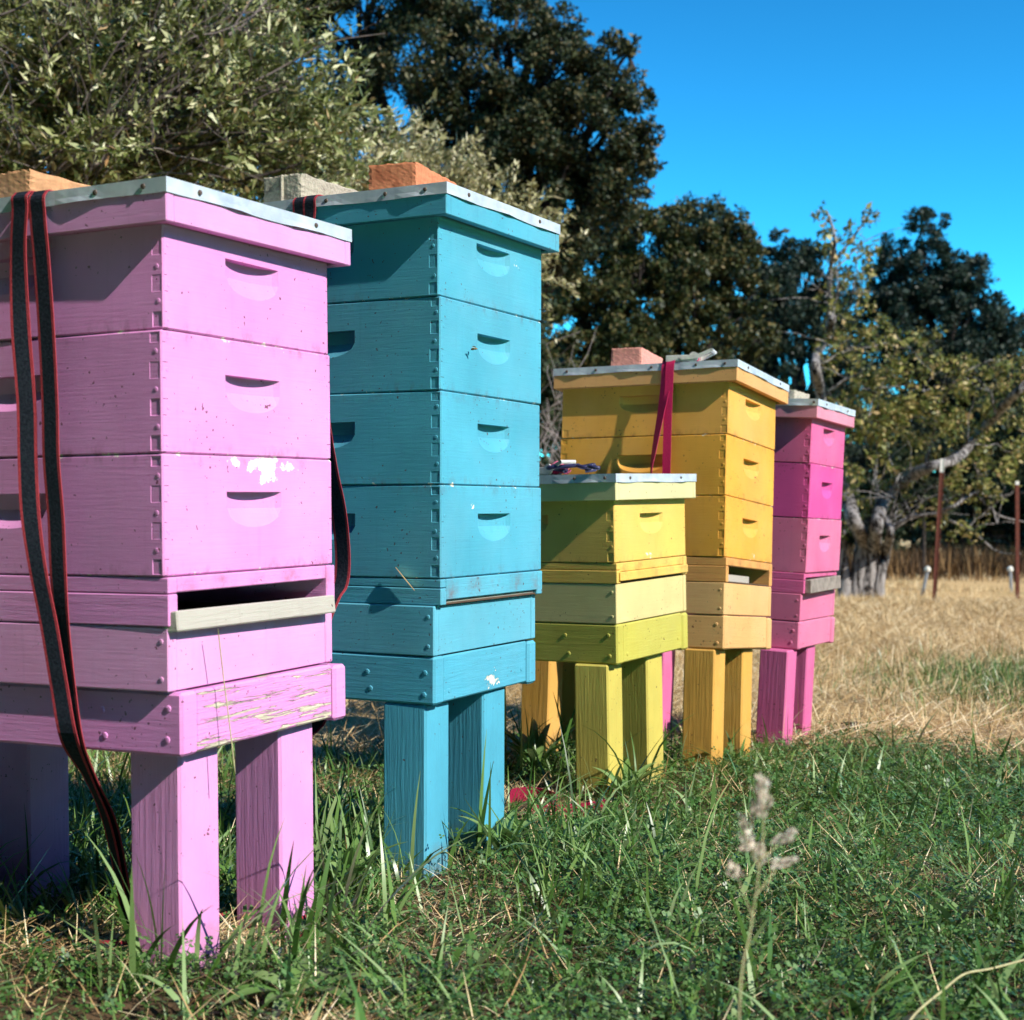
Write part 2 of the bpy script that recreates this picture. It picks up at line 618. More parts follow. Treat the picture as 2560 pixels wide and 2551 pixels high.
HIVES = {
    'lilac': dict(label='pale lilac beehive nearest the camera, with a grey stick in its entrance', T=(-0.47075, 1.97761, -0.10719), al=1.11778, a=-0.01007, b=-0.00156,
                  n=3, lev=(0.0678, 0.1572, 0.2451), col=(0.80, 0.30, 0.67), tones={'spacer': (.80, .345, .67), 'lid': (.80, .335, .68), 'leg': (.80, .33, .67)}, boxes=[(0, 0, -.0054), (0, 0, -.0035), (.0028, -.0024, .0144)],
                  board=(.0018, -.006, .0025), spacer=(.0036, -.0032, .012), stand=(.014, -.0163, .012), lid=(-.0187, -.026, .46, .0314, .059, -.0097, .0032),
                  legs=[(.043, .012, 0), (.283, .012, -.02), (.043, .50, -.1), (.281, .522, -.1)], slot='stick', lh=.281),
    'blue': dict(label='tall sky blue beehive of four boxes standing behind the lilac one', T=(-0.12835, 2.60068, -0.14422), al=1.10195, a=-0.00102, b=0.00591,
                 n=4, lev=(0.0478, 0.1385, 0.2251), col=(0.085, 0.39, 0.54), tones={'spacer': (.115, .42, .56), 'board': (.10, .40, .54)}, boxes=[(.0009, -.0015, .0021), (.0012, -.0016, .0112), (0, 0, -.0013), (-.0018, .0026, -.0106)],
                 board=(.0009, -.0018, -.0035), spacer=(-.0052, .009, .0005), stand=(-.0042, .0079, .0118), lid=(-.0209, -.0239, .46, .0282, .0566, -.0073, -.0091),
                 legs=[(-.002, .027, .022), (.217, .027, -.018), (-.15, .47, 0), (.20, .47, 0)], slot='slit'),
    'yellow': dict(label='short lemon yellow beehive with a single box under its lid', T=(0.24514, 3.47827, -0.15513), al=1.03672, a=-0.01252, b=-0.01087,
                   n=1, lev=(0.0496, 0.1459, 0.2422), col=(0.80, 0.51, 0.12), tones={'spacer': (.68, .57, .26), 'stand': (.52, .47, .09), 'lid': (.66, .60, .32), 'leg': (.60, .50, .11)}, boxes=[(0, 0, 0)],
                   board=(.001, -.004, .0041), spacer=(.001, -.0018, .0049), stand=(.0004, -.0026, .0034), lid=(-.0245, -.017, .46, .0451, .0638, -.0016, -.0105),
                   legs=[(-.004, .022, .06), (.214, .022, -.018), (-.02, .40, 0), (.10, .42, 0)], slot='rail'),
    'orange': dict(label='ochre orange beehive leaning to the right, with a red strap over its lid', T=(0.57731, 3.95958, -0.15973), al=1.08304, a=-0.00729, b=0.08272,
                   n=3, lev=(0.0681, 0.1566, 0.2495), col=(0.82, 0.39, 0.06), tones={'spacer': (.74, .43, .17), 'stand': (.74, .42, .16), 'board': (.71, .35, .11), 'lid': (.74, .38, .14), 'leg': (.70, .38, .08), 2: (.82, .40, .08)}, boxes=[(-.0004, .0011, .0021), (-.0009, .0025, -.0038), (0, 0, 0)],
                   board=(.0013, -.0033, .0112), spacer=(0, 0, .0051), stand=(.0009, -.002, .0106), lid=(-.0194, -.0294, .46, .0326, .0582, .0042, -.0004),
                   legs=[(-.004, .022, .008), (.229, .022, .012), (-.03, .505, 0), (.20, .50, 0)], slot='open', rear=0.14),
    'magenta': dict(label='deep magenta pink beehive at the far end of the row', T=(0.89393, 4.45225, -0.22944), al=1.10878, a=0.04402, b=0.02636,
                    n=3, lev=(0.0634, 0.1479, 0.2342), col=(0.68, 0.12, 0.31), tones={0: (.70, .16, .32), 1: (.66, .085, .32), 'spacer': (.70, .18, .33), 'stand': (.70, .19, .34), 'lid': (.72, .27, .38), 'leg': (.68, .14, .34)}, boxes=[(.0003, -.001, 0), (0, 0, .0038), (-.001, .0036, -.0022)],
                    board=(-.0008, .0031, .0085), spacer=(-.0031, .0093, -.0039), stand=(-.0031, .0093, -.007), lid=(-.0234, -.0165, .46, .0264, .0579, -.0033, -.0085),
                    legs=[(-.06, .025, -.04), (.165, .025, -.018), (-.06, .42, 0), (.18, .50, 0)], slot='plank'),
}
FING = [(0.0, .024), (.050, .074), (.100, .124), (.149, .168)]
HIVE_X = {}


def make_hive(key, h):
    X = pose(h['T'], h['al'], h['a'], h['b'])
    zb = -h['lev'][2] - 0.26                       # about the foot of the legs
    O = Matrix.Translation((W / 2, L / 2, zb))
    root = thing('beehive', h['label'], 'beehive', X @ O, group='painted beehives in a row')
    Oi = O.inverted()
    HIVE_X[key] = X
    off = Vector((W / 2, L / 2, zb))
    seed = sum(map(ord, key)) % 17

    def hv(p):
        return tuple(Vector(p) - off)
    col = h['col']
    spots = {'lilac': [(hv((.165, 0, .158)), .032, .34), (hv((.20, 0, .155)), .026, .34), (hv((.24, 0, .150)), .040, .39), (hv((.228, 0, .136)), .024, .39), (hv((.295, 0, .154)), .030, .34), (hv((.325, 0, .160)), .02, .32), (hv((.30, 0, .33)), .02, .22), (hv((.15, 0, .335)), .02, .24)],
             'blue': [(hv((.12, 0, .155)), .030, .24), (hv((.11, 0, .13)), .018, .22), (hv((.30, 0, .52)), .05, .20), (hv((.31, 0, .60)), .04, .17)],
             'yellow': [(hv((.2, 0, .008)), .05, .24)], 'orange': [(hv((.24, 0, .01)), .03, .22)], 'magenta': [(hv((.2, 0, .17)), .04, .2)]}[key]
    mp = paint(key + '_box_paint', col, seed, joint=(-zb, M), spots=spots, speck=1.0 if key == 'lilac' else 0.8)
    mb_ = paint(key + '_stand_paint', h['tones'].get('stand', col), seed + 3, speck=0.9, bump=0.35, streak=.04, grain=(5, 5, 90))
    ml = paint(key + '_leg_paint', h['tones'].get('leg', col), seed + 5, grain=(70, 70, 3), bump=.6, speck=0.7, streak=.10, mud=True)
    mpeel = {'lilac': paint('lilac_peeling_paint', col, 6, peel=((2.5, 5, 32), 0.545), bump=0.9, under=(0.74, 0.66, 0.50), speck=0.9),
             'blue': paint('blue_knotted_paint', col, 8, spots=[(hv((.225, .01, -.205)), .03, .45), (hv((.05, .01, -.2)), .016, .3), (hv((.245, .01, -.185)), .03, .25), (hv((.33, .01, -.205)), .022, .3)], bump=0.8, grain=(3, 3, 40), speck=0.9)}.get(key, mb_)
    tones = h.get('tones', {})
    mbd = paint(key + '_board_paint', tones.get('board', col), seed + 2, speck=1.0, bump=.4, grain=(5, 5, 90),
                stains=[(hv((.04 + .085 * q, 0, -.016 if q % 2 else -.026)), .035, .75) for q in range(5)])
    msp = paint(key + '_base_paint', tones.get('spacer', col), seed + 4, speck=.8, bump=.2, streak=.03, grain=(5, 5, 90))
    mlid = paint(key + '_lid_paint', tones.get('lid', col), seed + 9, speck=0.8)

    # boxes, top ones last
    for k in range(h['n']):
        mb = MB(Oi @ jit(*h['boxes'][k]))
        z0, z1 = k * M + 0.0006, (k + 1) * M - 0.0006
        mb.box((0, 0, z0), (W, L, z1), 0.0022, holes={'front': [(0.2065, z0 + .1155, .134, .052, .017)], 'left': [(h.get('lh', .253), z0 + .1155, .145, .050, .020)] + [
                   ('rect', u0, u0 + random.uniform(.0155, .018), max(z0 + fa + .0005, z0 + .003), min(z0 + fb, z1 - .003), random.uniform(.0004, .0011))
                   for fa, fb in FING for u0 in (.0036, L - .0216) if random.random() < .93]})
        for fa, fb in FING:                      # finger joints at the front left corner and the rear one
            a_, b_ = z0 + fa + .001, z0 + fb - .001
            for xx in (.0, W - .008):
                for zz in (a_, b_):
                    if zz < z1 - .004 and random.random() < .65:
                        ln = random.uniform(.004, .011)
                        xa = .0022 if xx == 0 else W - .0022 - ln
                        mb.box((xa, -.0003, zz), (xa + ln, .001, zz + .0009), .0002, 1)
        for q_ in range(3):
            zz = z0 + .037 + .05 * q_ + random.uniform(-.003, .003)
            mb.dome((.0, .010 + random.uniform(-.002, .002), zz), .0038, (-1, 0, 0), .22)
            mb.dome((.010 + random.uniform(-.002, .003), 0, zz - .025), .0028, (0, -1, 0), .2)
            mb.dome((W - .010, 0, zz - .02), .0028, (0, -1, 0), .2)
        pm = mp if k not in tones else paint(key + '_box_paint_%s' % 'abc'[k], tones[k], seed + k, joint=(-zb, M), spots=spots, speck=.8)
        mb.build('hive_box', [pm, M_DARKCUT], root)

    l0, l1, l2 = h['lev']
    # bottom board with the entrance
    X1 = Oi @ jit(*h['board'])
    mb = MB(X1)
    z1, z0 = -.0008, -l0 + .0006
    top, lw, rw, frontz = .021, .019, .024, None
    slot = h['slot']
    zs = z1 - l0 * .33
    mb.box((0, 0, zs + .0005), (lw, L, z1), .0016)               # left wall, two strips
    mb.box((-.0008, -.0008, z0), (lw, L, zs - .0005), .0016)
    mb.box((W - rw, 0, z0), (W, L, z1), .0016)
    mb.box((lw, L - .02, z0), (W - rw, L - .0004, z1), .001)
    if slot in ('stick', 'open'):
        mb.box((lw, .0012, z1 - top), (W - rw, .021, z1), .0016)
    elif slot == 'slit':
        mb.box((lw, -.001, z0 + .009), (W - rw, .02, z1), .0016)
    elif slot == 'rail':
        mb.box((lw, .0012, z1 - .021), (W - rw, .02, z1), .0016)
        mb.box((.008, -.006, z1 - .0425), (W - .006, .014, z1 - .0215), .0016)
    else:
        mb.box((lw, .0012, z1 - .014), (W - rw, .02, z1), .0016)
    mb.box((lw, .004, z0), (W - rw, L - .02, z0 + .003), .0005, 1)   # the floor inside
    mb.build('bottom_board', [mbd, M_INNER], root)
    if slot == 'stick':
        mb = MB(Oi @ Matrix.Translation((.004, -.020, -.0735)) @ Matrix.Rotation(R(.3), 4, 'Y') @ Matrix.Rotation(R(-6), 4, 'X'))
        mb.box((0, 0, 0), (.391, .026, .0285), .002)
        mb.build('entrance_stick', M_GREYWOOD, root)
    elif slot == 'slit':
        mb = MB(X1)
        mb.box((.03, .006, z0 + .003), (W - .03, .016, z0 + .0075), .001)
        mb.build('entrance_stick', M_GREYWOOD, root)
    elif slot == 'open':
        mb = MB(X1)
        mb.box((.022, .03, z0 + .0035), (.29, .05, z0 + .024), .0015)
        mb.build('entrance_stick', M_GREYWOOD, root)
    elif slot == 'plank':
        mb = MB(X1 @ Matrix.Translation((.012, -.021, z0 + .002)) @ Matrix.Rotation(R(-.8), 4, 'Y') @ Matrix.Rotation(R(-4), 4, 'X'))
        mb.box((0, 0, 0), (.385, .021, .042), .002)
        mb.build('entrance_plank', simple('dark_grey_plank', (0.26, 0.22, 0.19), .85, .35, 40, .5), root)
    # the plain box under it
    mb = MB(Oi @ jit(*h['spacer']))
    mb.box((0, 0, -l1 + .0006), (.019, L, -l0 - .0006), .002)
    mb.box((.0195, .0015, -l1 + .0012), (W - .0195, .02, -l0 - .0012), .0012)
    mb.box((W - .019, 0, -l1 + .0006), (W, L, -l0 - .0006), .002)
    mb.box((.0195, L - .02, -l1 + .0012), (W - .0195, L - .001, -l0 - .0012), .0012)
    for (y_, z_) in ((.012, -l0 - .02), (.012, -l1 + .018)):
        mb.dome((0, y_, z_), .004, (-1, 0, 0), .3)
    mb.build('base_box', msp, root)
    # stand: side rails with a front board between them
    ws, Ls = .42, L + h.get('rear', .03)
    XS = Oi @ jit(*h['stand'])
    mb = MB(XS)
    zt, zz = -l1 - .0008, -l2
    mb.box((0, 0, zz), (.036, Ls, zt), .004)
    mb.box((ws - .036, -.002 if key != 'yellow' else 0, zz - .004), (ws, Ls, zt - .003), .005)
    mb.box((.0365, Ls - .038, zz), (ws - .0365, Ls - .002, zt), .003)
    for (y_, z_) in ((.02, zt - .026), (.022, zz + .02), (.13, zz + .02), (.14, zt - .03)):
        mb.dome((0, y_ + random.uniform(-.004, .004), z_ + random.uniform(-.004, .004)), .0052, (-1, 0, 0), .32)
    sf = mb.build('stand_frame', mb_, root)
    mb = MB(XS)
    mb.box((.0365, .003, zz + .001), (ws - .0365, .038, zt - .001), .003)
    for (x_, z_) in ((.06, zz + .02), (ws - .06, zz + .03)):
        mb.dome((x_, .003, z_), .005, (0, -1, 0), .3)
    fb_ = mb.build('front_board', mpeel, sf)
    if key == 'lilac':
        fb_['label'] = 'front board with lilac paint peeling off in strips'
    # legs follow the plumb line, down into the turf
    for (x, y, yw) in h['legs']:
        p = X @ Vector((x + .045, y + .045, -l2))
        g = float(ground_z(p.x, p.y)) - .03
        s = .089
        mb = MB(Matrix.Identity(4))
        hh = (p.z - .0008 - g) / max(.97, (X.to_3x3() @ Vector((0, 0, 1))).z)
        mb.xf = Oi @ Matrix.Translation((x, y, 0)) @ Matrix.Rotation(yw, 4, 'Z')
        mb.box((0, 0, -l2 - hh), (s, s, -l2 - .0012), .004)
        mb.build('leg', ml, sf)
    # lid: painted rim, sheet metal cover
    x0, y0, w, ztop, hh, dr, dy = h['lid']
    D = L + .05
    zt = h['n'] * M + ztop
    XL = Oi @ Matrix.Translation((x0, y0, zt)) @ Matrix.Rotation(dy, 4, 'Z') @ Matrix.Rotation(dr, 4, 'Y')
    mb = MB(XL)
    t = .0165
    mb.box((0, 0, -hh), (t, D, -.002), .0016)
    mb.box((w - t, 0, -hh), (w, D, -.002), .0016)
    mb.box((t + .0005, .0004, -hh + .0007), (w - t - .0005, t, -.002), .0012)
    mb.box((t + .0005, D - t, -hh), (w - t - .0005, D - .0004, -.002), .0012)
    mb.box((t, t, -.012), (w - t, D - t, -.003), .0005)
    lid = mb.build('lid', mlid, root)
    mb = MB(XL)
    e, lip = .0016, .0205
    c = [(-e, -e), (w + e, -e), (w + e, D + e), (-e, D + e)]
    mb.add([(x, y, 0) for x, y in c], [[0, 1, 2, 3]])
    ph = random.uniform(0, 6)
    for s_ in range(4):
        a_, b_ = Vector(c[s_]), Vector(c[(s_ + 1) % 4])
        nn = Vector((b_.y - a_.y, a_.x - b_.x)).normalized()
        N = 26
        vs, fs = [], []
        for q_ in range(N + 1):
            u = q_ / N
            p = a_.lerp(b_, u)
            env = min(1, 8 * u, 8 * (1 - u))
            wv = env * (.0012 + .0018 * math.sin(u * 17 + ph + s_ * 2) + .001 * math.sin(u * 41 + s_))
            zz_ = -lip - .0012 * math.sin(u * 11 + ph) * env
            p1, p2 = p + nn * max(0, wv) * .3, p + nn * max(0, wv)
            vs += [(p.x, p.y, 0), (p1.x, p1.y, -lip * .6), (p2.x, p2.y, zz_)]
        for q_ in range(N):
            o_ = q_ * 3
            fs += [[o_, o_ + 3, o_ + 4, o_ + 1], [o_ + 1, o_ + 4, o_ + 5, o_ + 2]]
        mb.add(vs, fs)
        for u in ((.18, .80) if s_ in (0, 2) else (.07, .22, .55, .80, .95)):
            p = a_.lerp(b_, u + random.uniform(-.03, .03)) + nn * .001
            mb.dome((p.x, p.y, -.010), .0042, (nn.x, nn.y, 0), .5, 1)
    mb.build('metal_cover', [M_METAL, M_NAIL], lid, smooth=False)
    return root


for key, h in HIVES.items():
    make_hive(key, h)


def on_hive(key, p):
    return HIVE_X[key] @ Vector(p)


def lidz(key):
    h = HIVES[key]
    return h['n'] * M + h['lid'][3]


# ------------------------------------------------------------------ bricks on the lids
def brick(label, key, p, yaw, size, mat, name='brick', notch=False):
    x = HIVE_X[key] @ Matrix.Translation((p[0], p[1], lidz(key) + .0012)) @ Matrix.Rotation(yaw, 4, 'Z')
    mb = MB()
    a, b, c = size
    N = 14
    # a worn block: faces cut into a grid, corners knocked about
    vs = {}

    def V(i, j, k):
        key_ = (i, j, k)
        if key_ not in vs:
            u = Vector((i / N * a, j / N * b, k / N * c))
            ex = sum(1 for q in key_ if q in (0, N))
            near = 0.0028 if ex >= 2 else 0.0007
            d = Vector([random.uniform(-1, 1) for _ in range(3)]) * near * .45
            if ex >= 2:
                d += (Vector((a / 2, b / 2, c / 2)) - u).normalized() * .0016
            if k == 0:
                d.z = 0
            vs[key_] = u + d
        return vs[key_]
    for ax in range(3):
        o = [q for q in range(3) if q != ax]
        for side in (0, N):
            for i in range(N):
                for j in range(N):
                    ks = []
                    for di, dj in ((0, 0), (1, 0), (1, 1), (0, 1)):
                        kk = [0, 0, 0]
                        kk[ax] = side
                        kk[o[0]], kk[o[1]] = i + di, j + dj
                        ks.append(V(*kk))
                    mb.add(ks, [[0, 1, 2, 3]])
    if notch:
        mb.box((-.004, b * .45, 0), (a * .3, b * .52, c * 1.0), .002)
    o_ = mb.build(name, mat)
    o_.matrix_world = x
    return tag(o_, label, 'brick')


M_TAN = simple('tan_brick_clay', (0.52, 0.27, 0.14), .9, .25, 60, .6, dark=(0.40, 0.22, 0.13), bd=.002, spec=.15)
M_RED = simple('red_brick_clay', (0.55, 0.20, 0.10), .9, .22, 70, .6, dark=(0.38, 0.12, 0.06), bd=.002, spec=.15)
M_PINKB = simple('pink_brick_clay', (0.62, 0.27, 0.22), .9, .2, 70, .6, bd=.002, spec=.15)
M_CONC = simple('grey_concrete_block', (0.44, 0.39, 0.31), .95, .25, 150, .9, dark=(0.26, 0.22, 0.18), bd=.003, spec=.1)
brick('tan clay brick at the left edge of the lilac hive lid', 'lilac', (.03, .262, 0), 0.0, (.20, .098, .050), M_TAN)
brick('red brick on the blue lid near its front corner', 'blue', (.035, .072, 0), 0.12, (.20, .095, .057), M_RED)
brick('grey concrete block on the rear of the blue lid', 'blue', (.02, .315, 0), -.05, (.24, .09, .058), M_CONC, 'concrete_block', True)
brick('pinkish brick on the orange hive lid', 'orange', (.02, .27, 0), .06, (.19, .092, .056), M_PINKB)
brick('small grey block on the magenta lid, mostly hidden by the orange hive', 'magenta', (.04, .075, 0), 0, (.18, .09, .032), M_CONC, 'concrete_block')

# ------------------------------------------------------------------ straps
n = NT('black_webbing')
v = n.obj()
wv = n.noise(n.map(v, scale=(1, 1, 1)), 260, 2)
n.set(Base_Color=n.mix(n.ramp(wv, .35, .65), (0.012, 0.015, 0.024), (0.026, 0.031, 0.045)), Roughness=.85, Normal=n.bump(wv, .6, .001))
n.b.inputs['Specular IOR Level'].default_value = .1
M_BLACKWEB = n.m
M_REDEDGE = simple('red_webbing_edge', (0.36, 0.045, 0.06), .8, .25, 250, .5, spec=.1)
M_REDWEB = simple('crimson_webbing', (0.56, 0.015, 0.10), .6, .2, 300, .6)
M_PINKWEB = simple('faded_pink_webbing', (0.70, 0.12, 0.22), .7, .25, 250, .5)


def resample(pts, per=6):
    """smooth a polyline with Catmull-Rom"""
    P = [Vector(p) for p in pts]
    out = []
    for i in range(len(P) - 1):
        p0, p1, p2, p3 = P[max(i - 1, 0)], P[i], P[i + 1], P[min(i + 2, len(P) - 1)]
        for k in range(per):
            t = k / per
            out.append(0.5 * ((2 * p1) + (p2 - p0) * t + (2 * p0 - 5 * p1 + 4 * p2 - p3) * t * t + (3 * p1 - p0 - 3 * p2 + p3) * t ** 3))
    out.append(P[-1])
    return out


def strap(mb, X, pts, w, dirs, cols=None):
    P = resample(pts)
    Dn = resample(dirs)
    args = {} if cols is None else dict(cols=cols)
    mb.ribbon([X @ p for p in P], [X.to_3x3() @ d for d in Dn], w, **args)


X = HIVE_X['lilac']
zl = lidz('lilac')
mb = MB()
fy, fx = Vector((0, 1, 0)), Vector((1, 0.25, 0))
right = [(.30, .195, zl + .003), (.02, .193, zl + .003), (-.026, .191, zl - .003), (-.030, .189, .500), (-.030, .183, .44), (-.032, .174, .345), (-.036, .165, .24), (-.040, .160, .162), (-.042, .151, .084),
         (-.044, .146, .007), (-.044, .140, -.064), (-.044, .130, -.146), (-.040, .120, -.223), (.02, .146, -.287), (.10, .18, -.372), (.13, .178, -.50), (.14, .18, -.53)]
left = [(.30, .23, zl + .0055), (.02, .226, zl + .0055), (-.028, .221, zl - .001), (-.032, .220, .51), (-.034, .222, .45), (-.036, .217, .347), (-.038, .206, .241), (-.042, .201, .163), (-.046, .193, .084),
        (-.050, .176, .007), (-.051, .157, -.065), (-.051, .140, -.147), (-.046, .127, -.223), (.02, .153, -.290), (.09, .182, -.372), (.13, .19, -.49), (.145, .195, -.53)]
dr_ = [fy] * 10 + [Vector((.15, 1, 0))] * 3 + [Vector((.4, .9, 0))] * 4
dl_ = [fy] * 5 + [Vector((-.25, 1, 0))] * 4 + [Vector((-.1, 1, 0))] * 4 + [Vector((.4, .9, 0))] * 4
strap(mb, X, right, .030, dr_)
strap(mb, X, left, .030, dl_)
# the far side of the loop, bowed away from the hive wall
strap(mb, X, [(.30, .06, zl + .003), (.435, .042, zl + .003), (.446, .04, zl - .01), (.446, .04, .42), (.448, .04, .26), (.468, .037, .157), (.487, .035, .097), (.499, .035, .038), (.501, .035, -.010),
                (.491, .035, -.041), (.468, .036, -.062), (.44, .04, -.12), (.438, .04, -.25), (.36, .06, -.29)], .030, [Vector((.0, 1, 0))] * 14)
# the slack lying round the feet
gfoot = lambda x, y: float(ground_z(*(X @ Vector((x, y, -.5))).xy)) - EYE - HIVES['lilac']['T'][2]
foot = [(.03, .16, 0), (.05, .115, 0), (.10, .108, 0), (.20, .12, 0), (.27, .12, 0), (.36, .11, 0), (.385, .06, 0), (.375, .005, 0), (.33, -.002, 0), (.30, -.004, 0)]
strap(mb, X, [(x, y, gfoot(x, y) + .018) for x, y, _ in foot], .030, [Vector((.1, .1, 1))] * len(foot))
tag(mb.build('ratchet_strap', [M_BLACKWEB, M_REDEDGE]), 'black strap with red edges hanging slack round the lilac hive', 'strap')

X = HIVE_X['blue']
zl = lidz('blue')
mb = MB()
for y_, dz in ((.285, 0), (.262, .002)):
    strap(mb, X, [(.25, y_, zl + .003 + dz), (.02, y_, zl + .003 + dz), (-.024, y_, zl - .002), (-.027, y_, zl - .03), (-.027, y_ + .004, zl - .09), (-.008, y_ + .01, zl - .3), (-.006, y_ + .01, .0)], .028, [fy] * 7)
tag(mb.build('ratchet_strap', [M_BLACKWEB, M_REDEDGE]), 'black and red strap crossing the blue hive lid', 'strap')

X = HIVE_X['orange']
zl = lidz('orange')
mb = MB()
one = ((-0.5, 0), (0, 0), (.5, None))
strap(mb, X, [(.10, .165, zl + .003), (.0, .170, zl + .003), (-.022, .174, zl - .002), (-.026, .175, zl - .06), (-.034, .183, .40), (-.040, .197, .30), (-.040, .206, .22), (-.034, .20, .10), (-.03, .19, .0), (-.03, .18, -.2)], .030,
      [fy, fy, fy, fy, Vector((.5, 1, 0)), Vector((.7, .8, 0)), Vector((.8, .5, 0)), Vector((.6, 1, 0)), fy, fy], one)
strap(mb, X, [(.10, .155, zl + .0055), (.0, .160, zl + .0055), (-.024, .163, zl + .001), (-.029, .164, zl - .06), (-.030, .165, .40), (-.030, .165, .30), (-.030, .165, .22), (-.03, .165, .1), (-.03, .165, .0), (-.03, .165, -.2)], .024, [fy] * 10, one)
tag(mb.build('red_strap', [M_REDWEB]), 'crimson strap hanging down the side of the orange hive', 'strap')


# ------------------------------------------------------------------ small hardware on the lids
M_ZINC = simple('zinc_plated_steel', (0.74, 0.72, 0.66), .35, .15, 60, .2, metal=.25)
M_HOOK = simple('dark_blue_vinyl_hook', (0.03, 0.03, 0.09), .35, .3, 60, .1)


def buckle(label, key, p, yaw, s=1.0):
    X = HIVE_X[key] @ Matrix.Translation((p[0], p[1], lidz(key) + .002)) @ Matrix.Rotation(yaw, 4, 'Z') @ Matrix.Scale(s, 4)
    t = thing('ratchet_buckle', label, 'buckle', X)
    mb = MB()
    for y in (-.02, .017):
        mb.box((-.045, y, 0), (.04, y + .003, .018), .001)
        mb.tube([(.034, y + .0015 - .002, .012), (.034, y + .0015 + .002, .012)], .014, 12)
    mb.box((-.04, -.017, .001), (.02, .017, .003), .0006)
    mb.build('frame', M_ZINC, t)
    mb = MB()
    for y in (-.024, .021):
        mb.add([(-.005, y, .012), (.05, y, .02), (.085, y, .034), (.088, y, .026), (.05, y, .008), (0, y, .004)] + [(-.005, y + .003, .012), (.05, y + .003, .02), (.085, y + .003, .034), (.088, y + .003, .026), (.05, y + .003, .008), (0, y + .003, .004)],
               [[0, 1, 2, 3, 4, 5], [6, 7, 8, 9, 10, 11]] + [[k, (k + 1) % 6, 6 + (k + 1) % 6, 6 + k] for k in range(6)])
    mb.tube([(.084, -.024, .029), (.084, .024, .029)], .005, 8)
    mb.build('handle', M_ZINC, t)
    mb = MB()
    mb.tube([(.030, -.017, .012), (.030, -.008, .0125), (.030, .008, .0125), (.030, .017, .012)], [.011, .0125, .0125, .011], 12)
    mb.build('webbing_roll', M_REDWEB, t)
    return t


buckle('metal ratchet buckle wound with crimson webbing on the orange lid', 'orange', (.0, .135, 0), -1.45)
buckle('pale metal ratchet buckle on the yellow lid beside the blue hive', 'yellow', (.03, .205, 0), -1.9, 1.0)
X = HIVE_X['yellow']
mb = MB()
zl = lidz('yellow') + .002
pts = [(y_, x_ - .035, z_) for y_, x_, z_ in [(.02, .235, .004), (.01, .20, .022), (.03, .175, .010), (.0, .19, .028), (.02, .215, .016), (.04, .18, .004), (.0, .155, .008)]]
strap(mb, X @ Matrix.Translation((0, 0, zl)), pts, .026, [Vector((1, .2, .3))] * len(pts), one)
tag(mb.build('webbing_bundle', [M_PINKWEB]), 'crumpled pink webbing on the yellow lid', 'webbing')
for k, (label, x, y, yaw) in enumerate([('dark blue coated hook beside the pink webbing', .012, .125, .7), ('dark blue coated hook nearer the front of the yellow lid', .02, .062, -.4)]):
    mb = MB(X @ Matrix.Translation((x, y, zl + .006)) @ Matrix.Rotation(yaw, 4, 'Z'))
    pts = []
    for i in range(11):
        a_ = -2.4 + 3.9 * i / 10
        pts.append((.022 * math.cos(a_), .022 * math.sin(a_) + .03, .002 * i * .5))
    pts += [(-.008, .02, .012), (-.018, -.015, .014)]
    for i in range(9):
        a_ = 1.0 + 3.6 * i / 8
        pts.append((.016 * math.cos(a_) - .022, .016 * math.sin(a_) - .032, .014 - .001 * i))
    mb.tube(resample(pts, 2), .0048, 7)
    tag(mb.build('strap_hook', M_HOOK, smooth=True), label, 'hook', 'hooks on the yellow lid')

# one bee hovering in front of the blue hive
X = HIVE_X['blue']
c = X @ Vector((.098, -.016, .418))
t = thing('bee', 'single honey bee hovering before the blue hive front', 'bee', loc=c)
mb = MB()
mb.tube([(-.0065, 0, -.001), (-.005, 0, -.0005), (-.002, 0, 0), (0, 0, 0), (.002, 0, .0003), (.0035, 0, .0003), (.0055, 0, 0)], [.0006, .0018, .0024, .0014, .0022, .0012, .0014], 9)
mb.build('body', simple('bee_body', (.20, .10, .02), .6, .6, 300), t, smooth=True)
for sd in (-1, 1):
    mb = MB()
    mb.add([(.002, sd * .001, .002), (.003, sd * .006, .004), (-.001, sd * .009, .005), (-.005, sd * .006, .004)], [[0, 1, 2, 3]])
    mb.build('wing', simple('bee_wing', (.55, .55, .5), .3, .1), t)

# dry leaf stuck edge-on to the blue hive
X = HIVE_X['blue']
mb = MB()
a_, b_ = Vector((-.004, .089, .020)), Vector((-.004, .049, -.021))
N = 8
vs = []
for i in range(N + 1):
    u = i / N
    p = a_.lerp(b_, u)
    bul = math.sin(math.pi * u)
    out = ((X.inverted() @ Vector((0, 0, EYE))) - p).normalized() + Vector((0, .05, 0))
    vs += [p, p + out * (.006 * bul + .001), p + out * (.013 * bul + .002)]
fs = []
for i in range(N):
    for k in range(2):
        fs.append([i * 3 + k, i * 3 + k + 1, i * 3 + k + 4, i * 3 + k + 3])
mb.add([X @ p for p in vs], fs)
o = mb.build('dry_leaf', simple('dry_leaf_tan', (.55, .38, .18), .8))
md = o.modifiers.new('thick', 'SOLIDIFY')
md.thickness = .0012
tag(o, 'curled dry leaf stuck to the side of the blue hive', 'leaf')

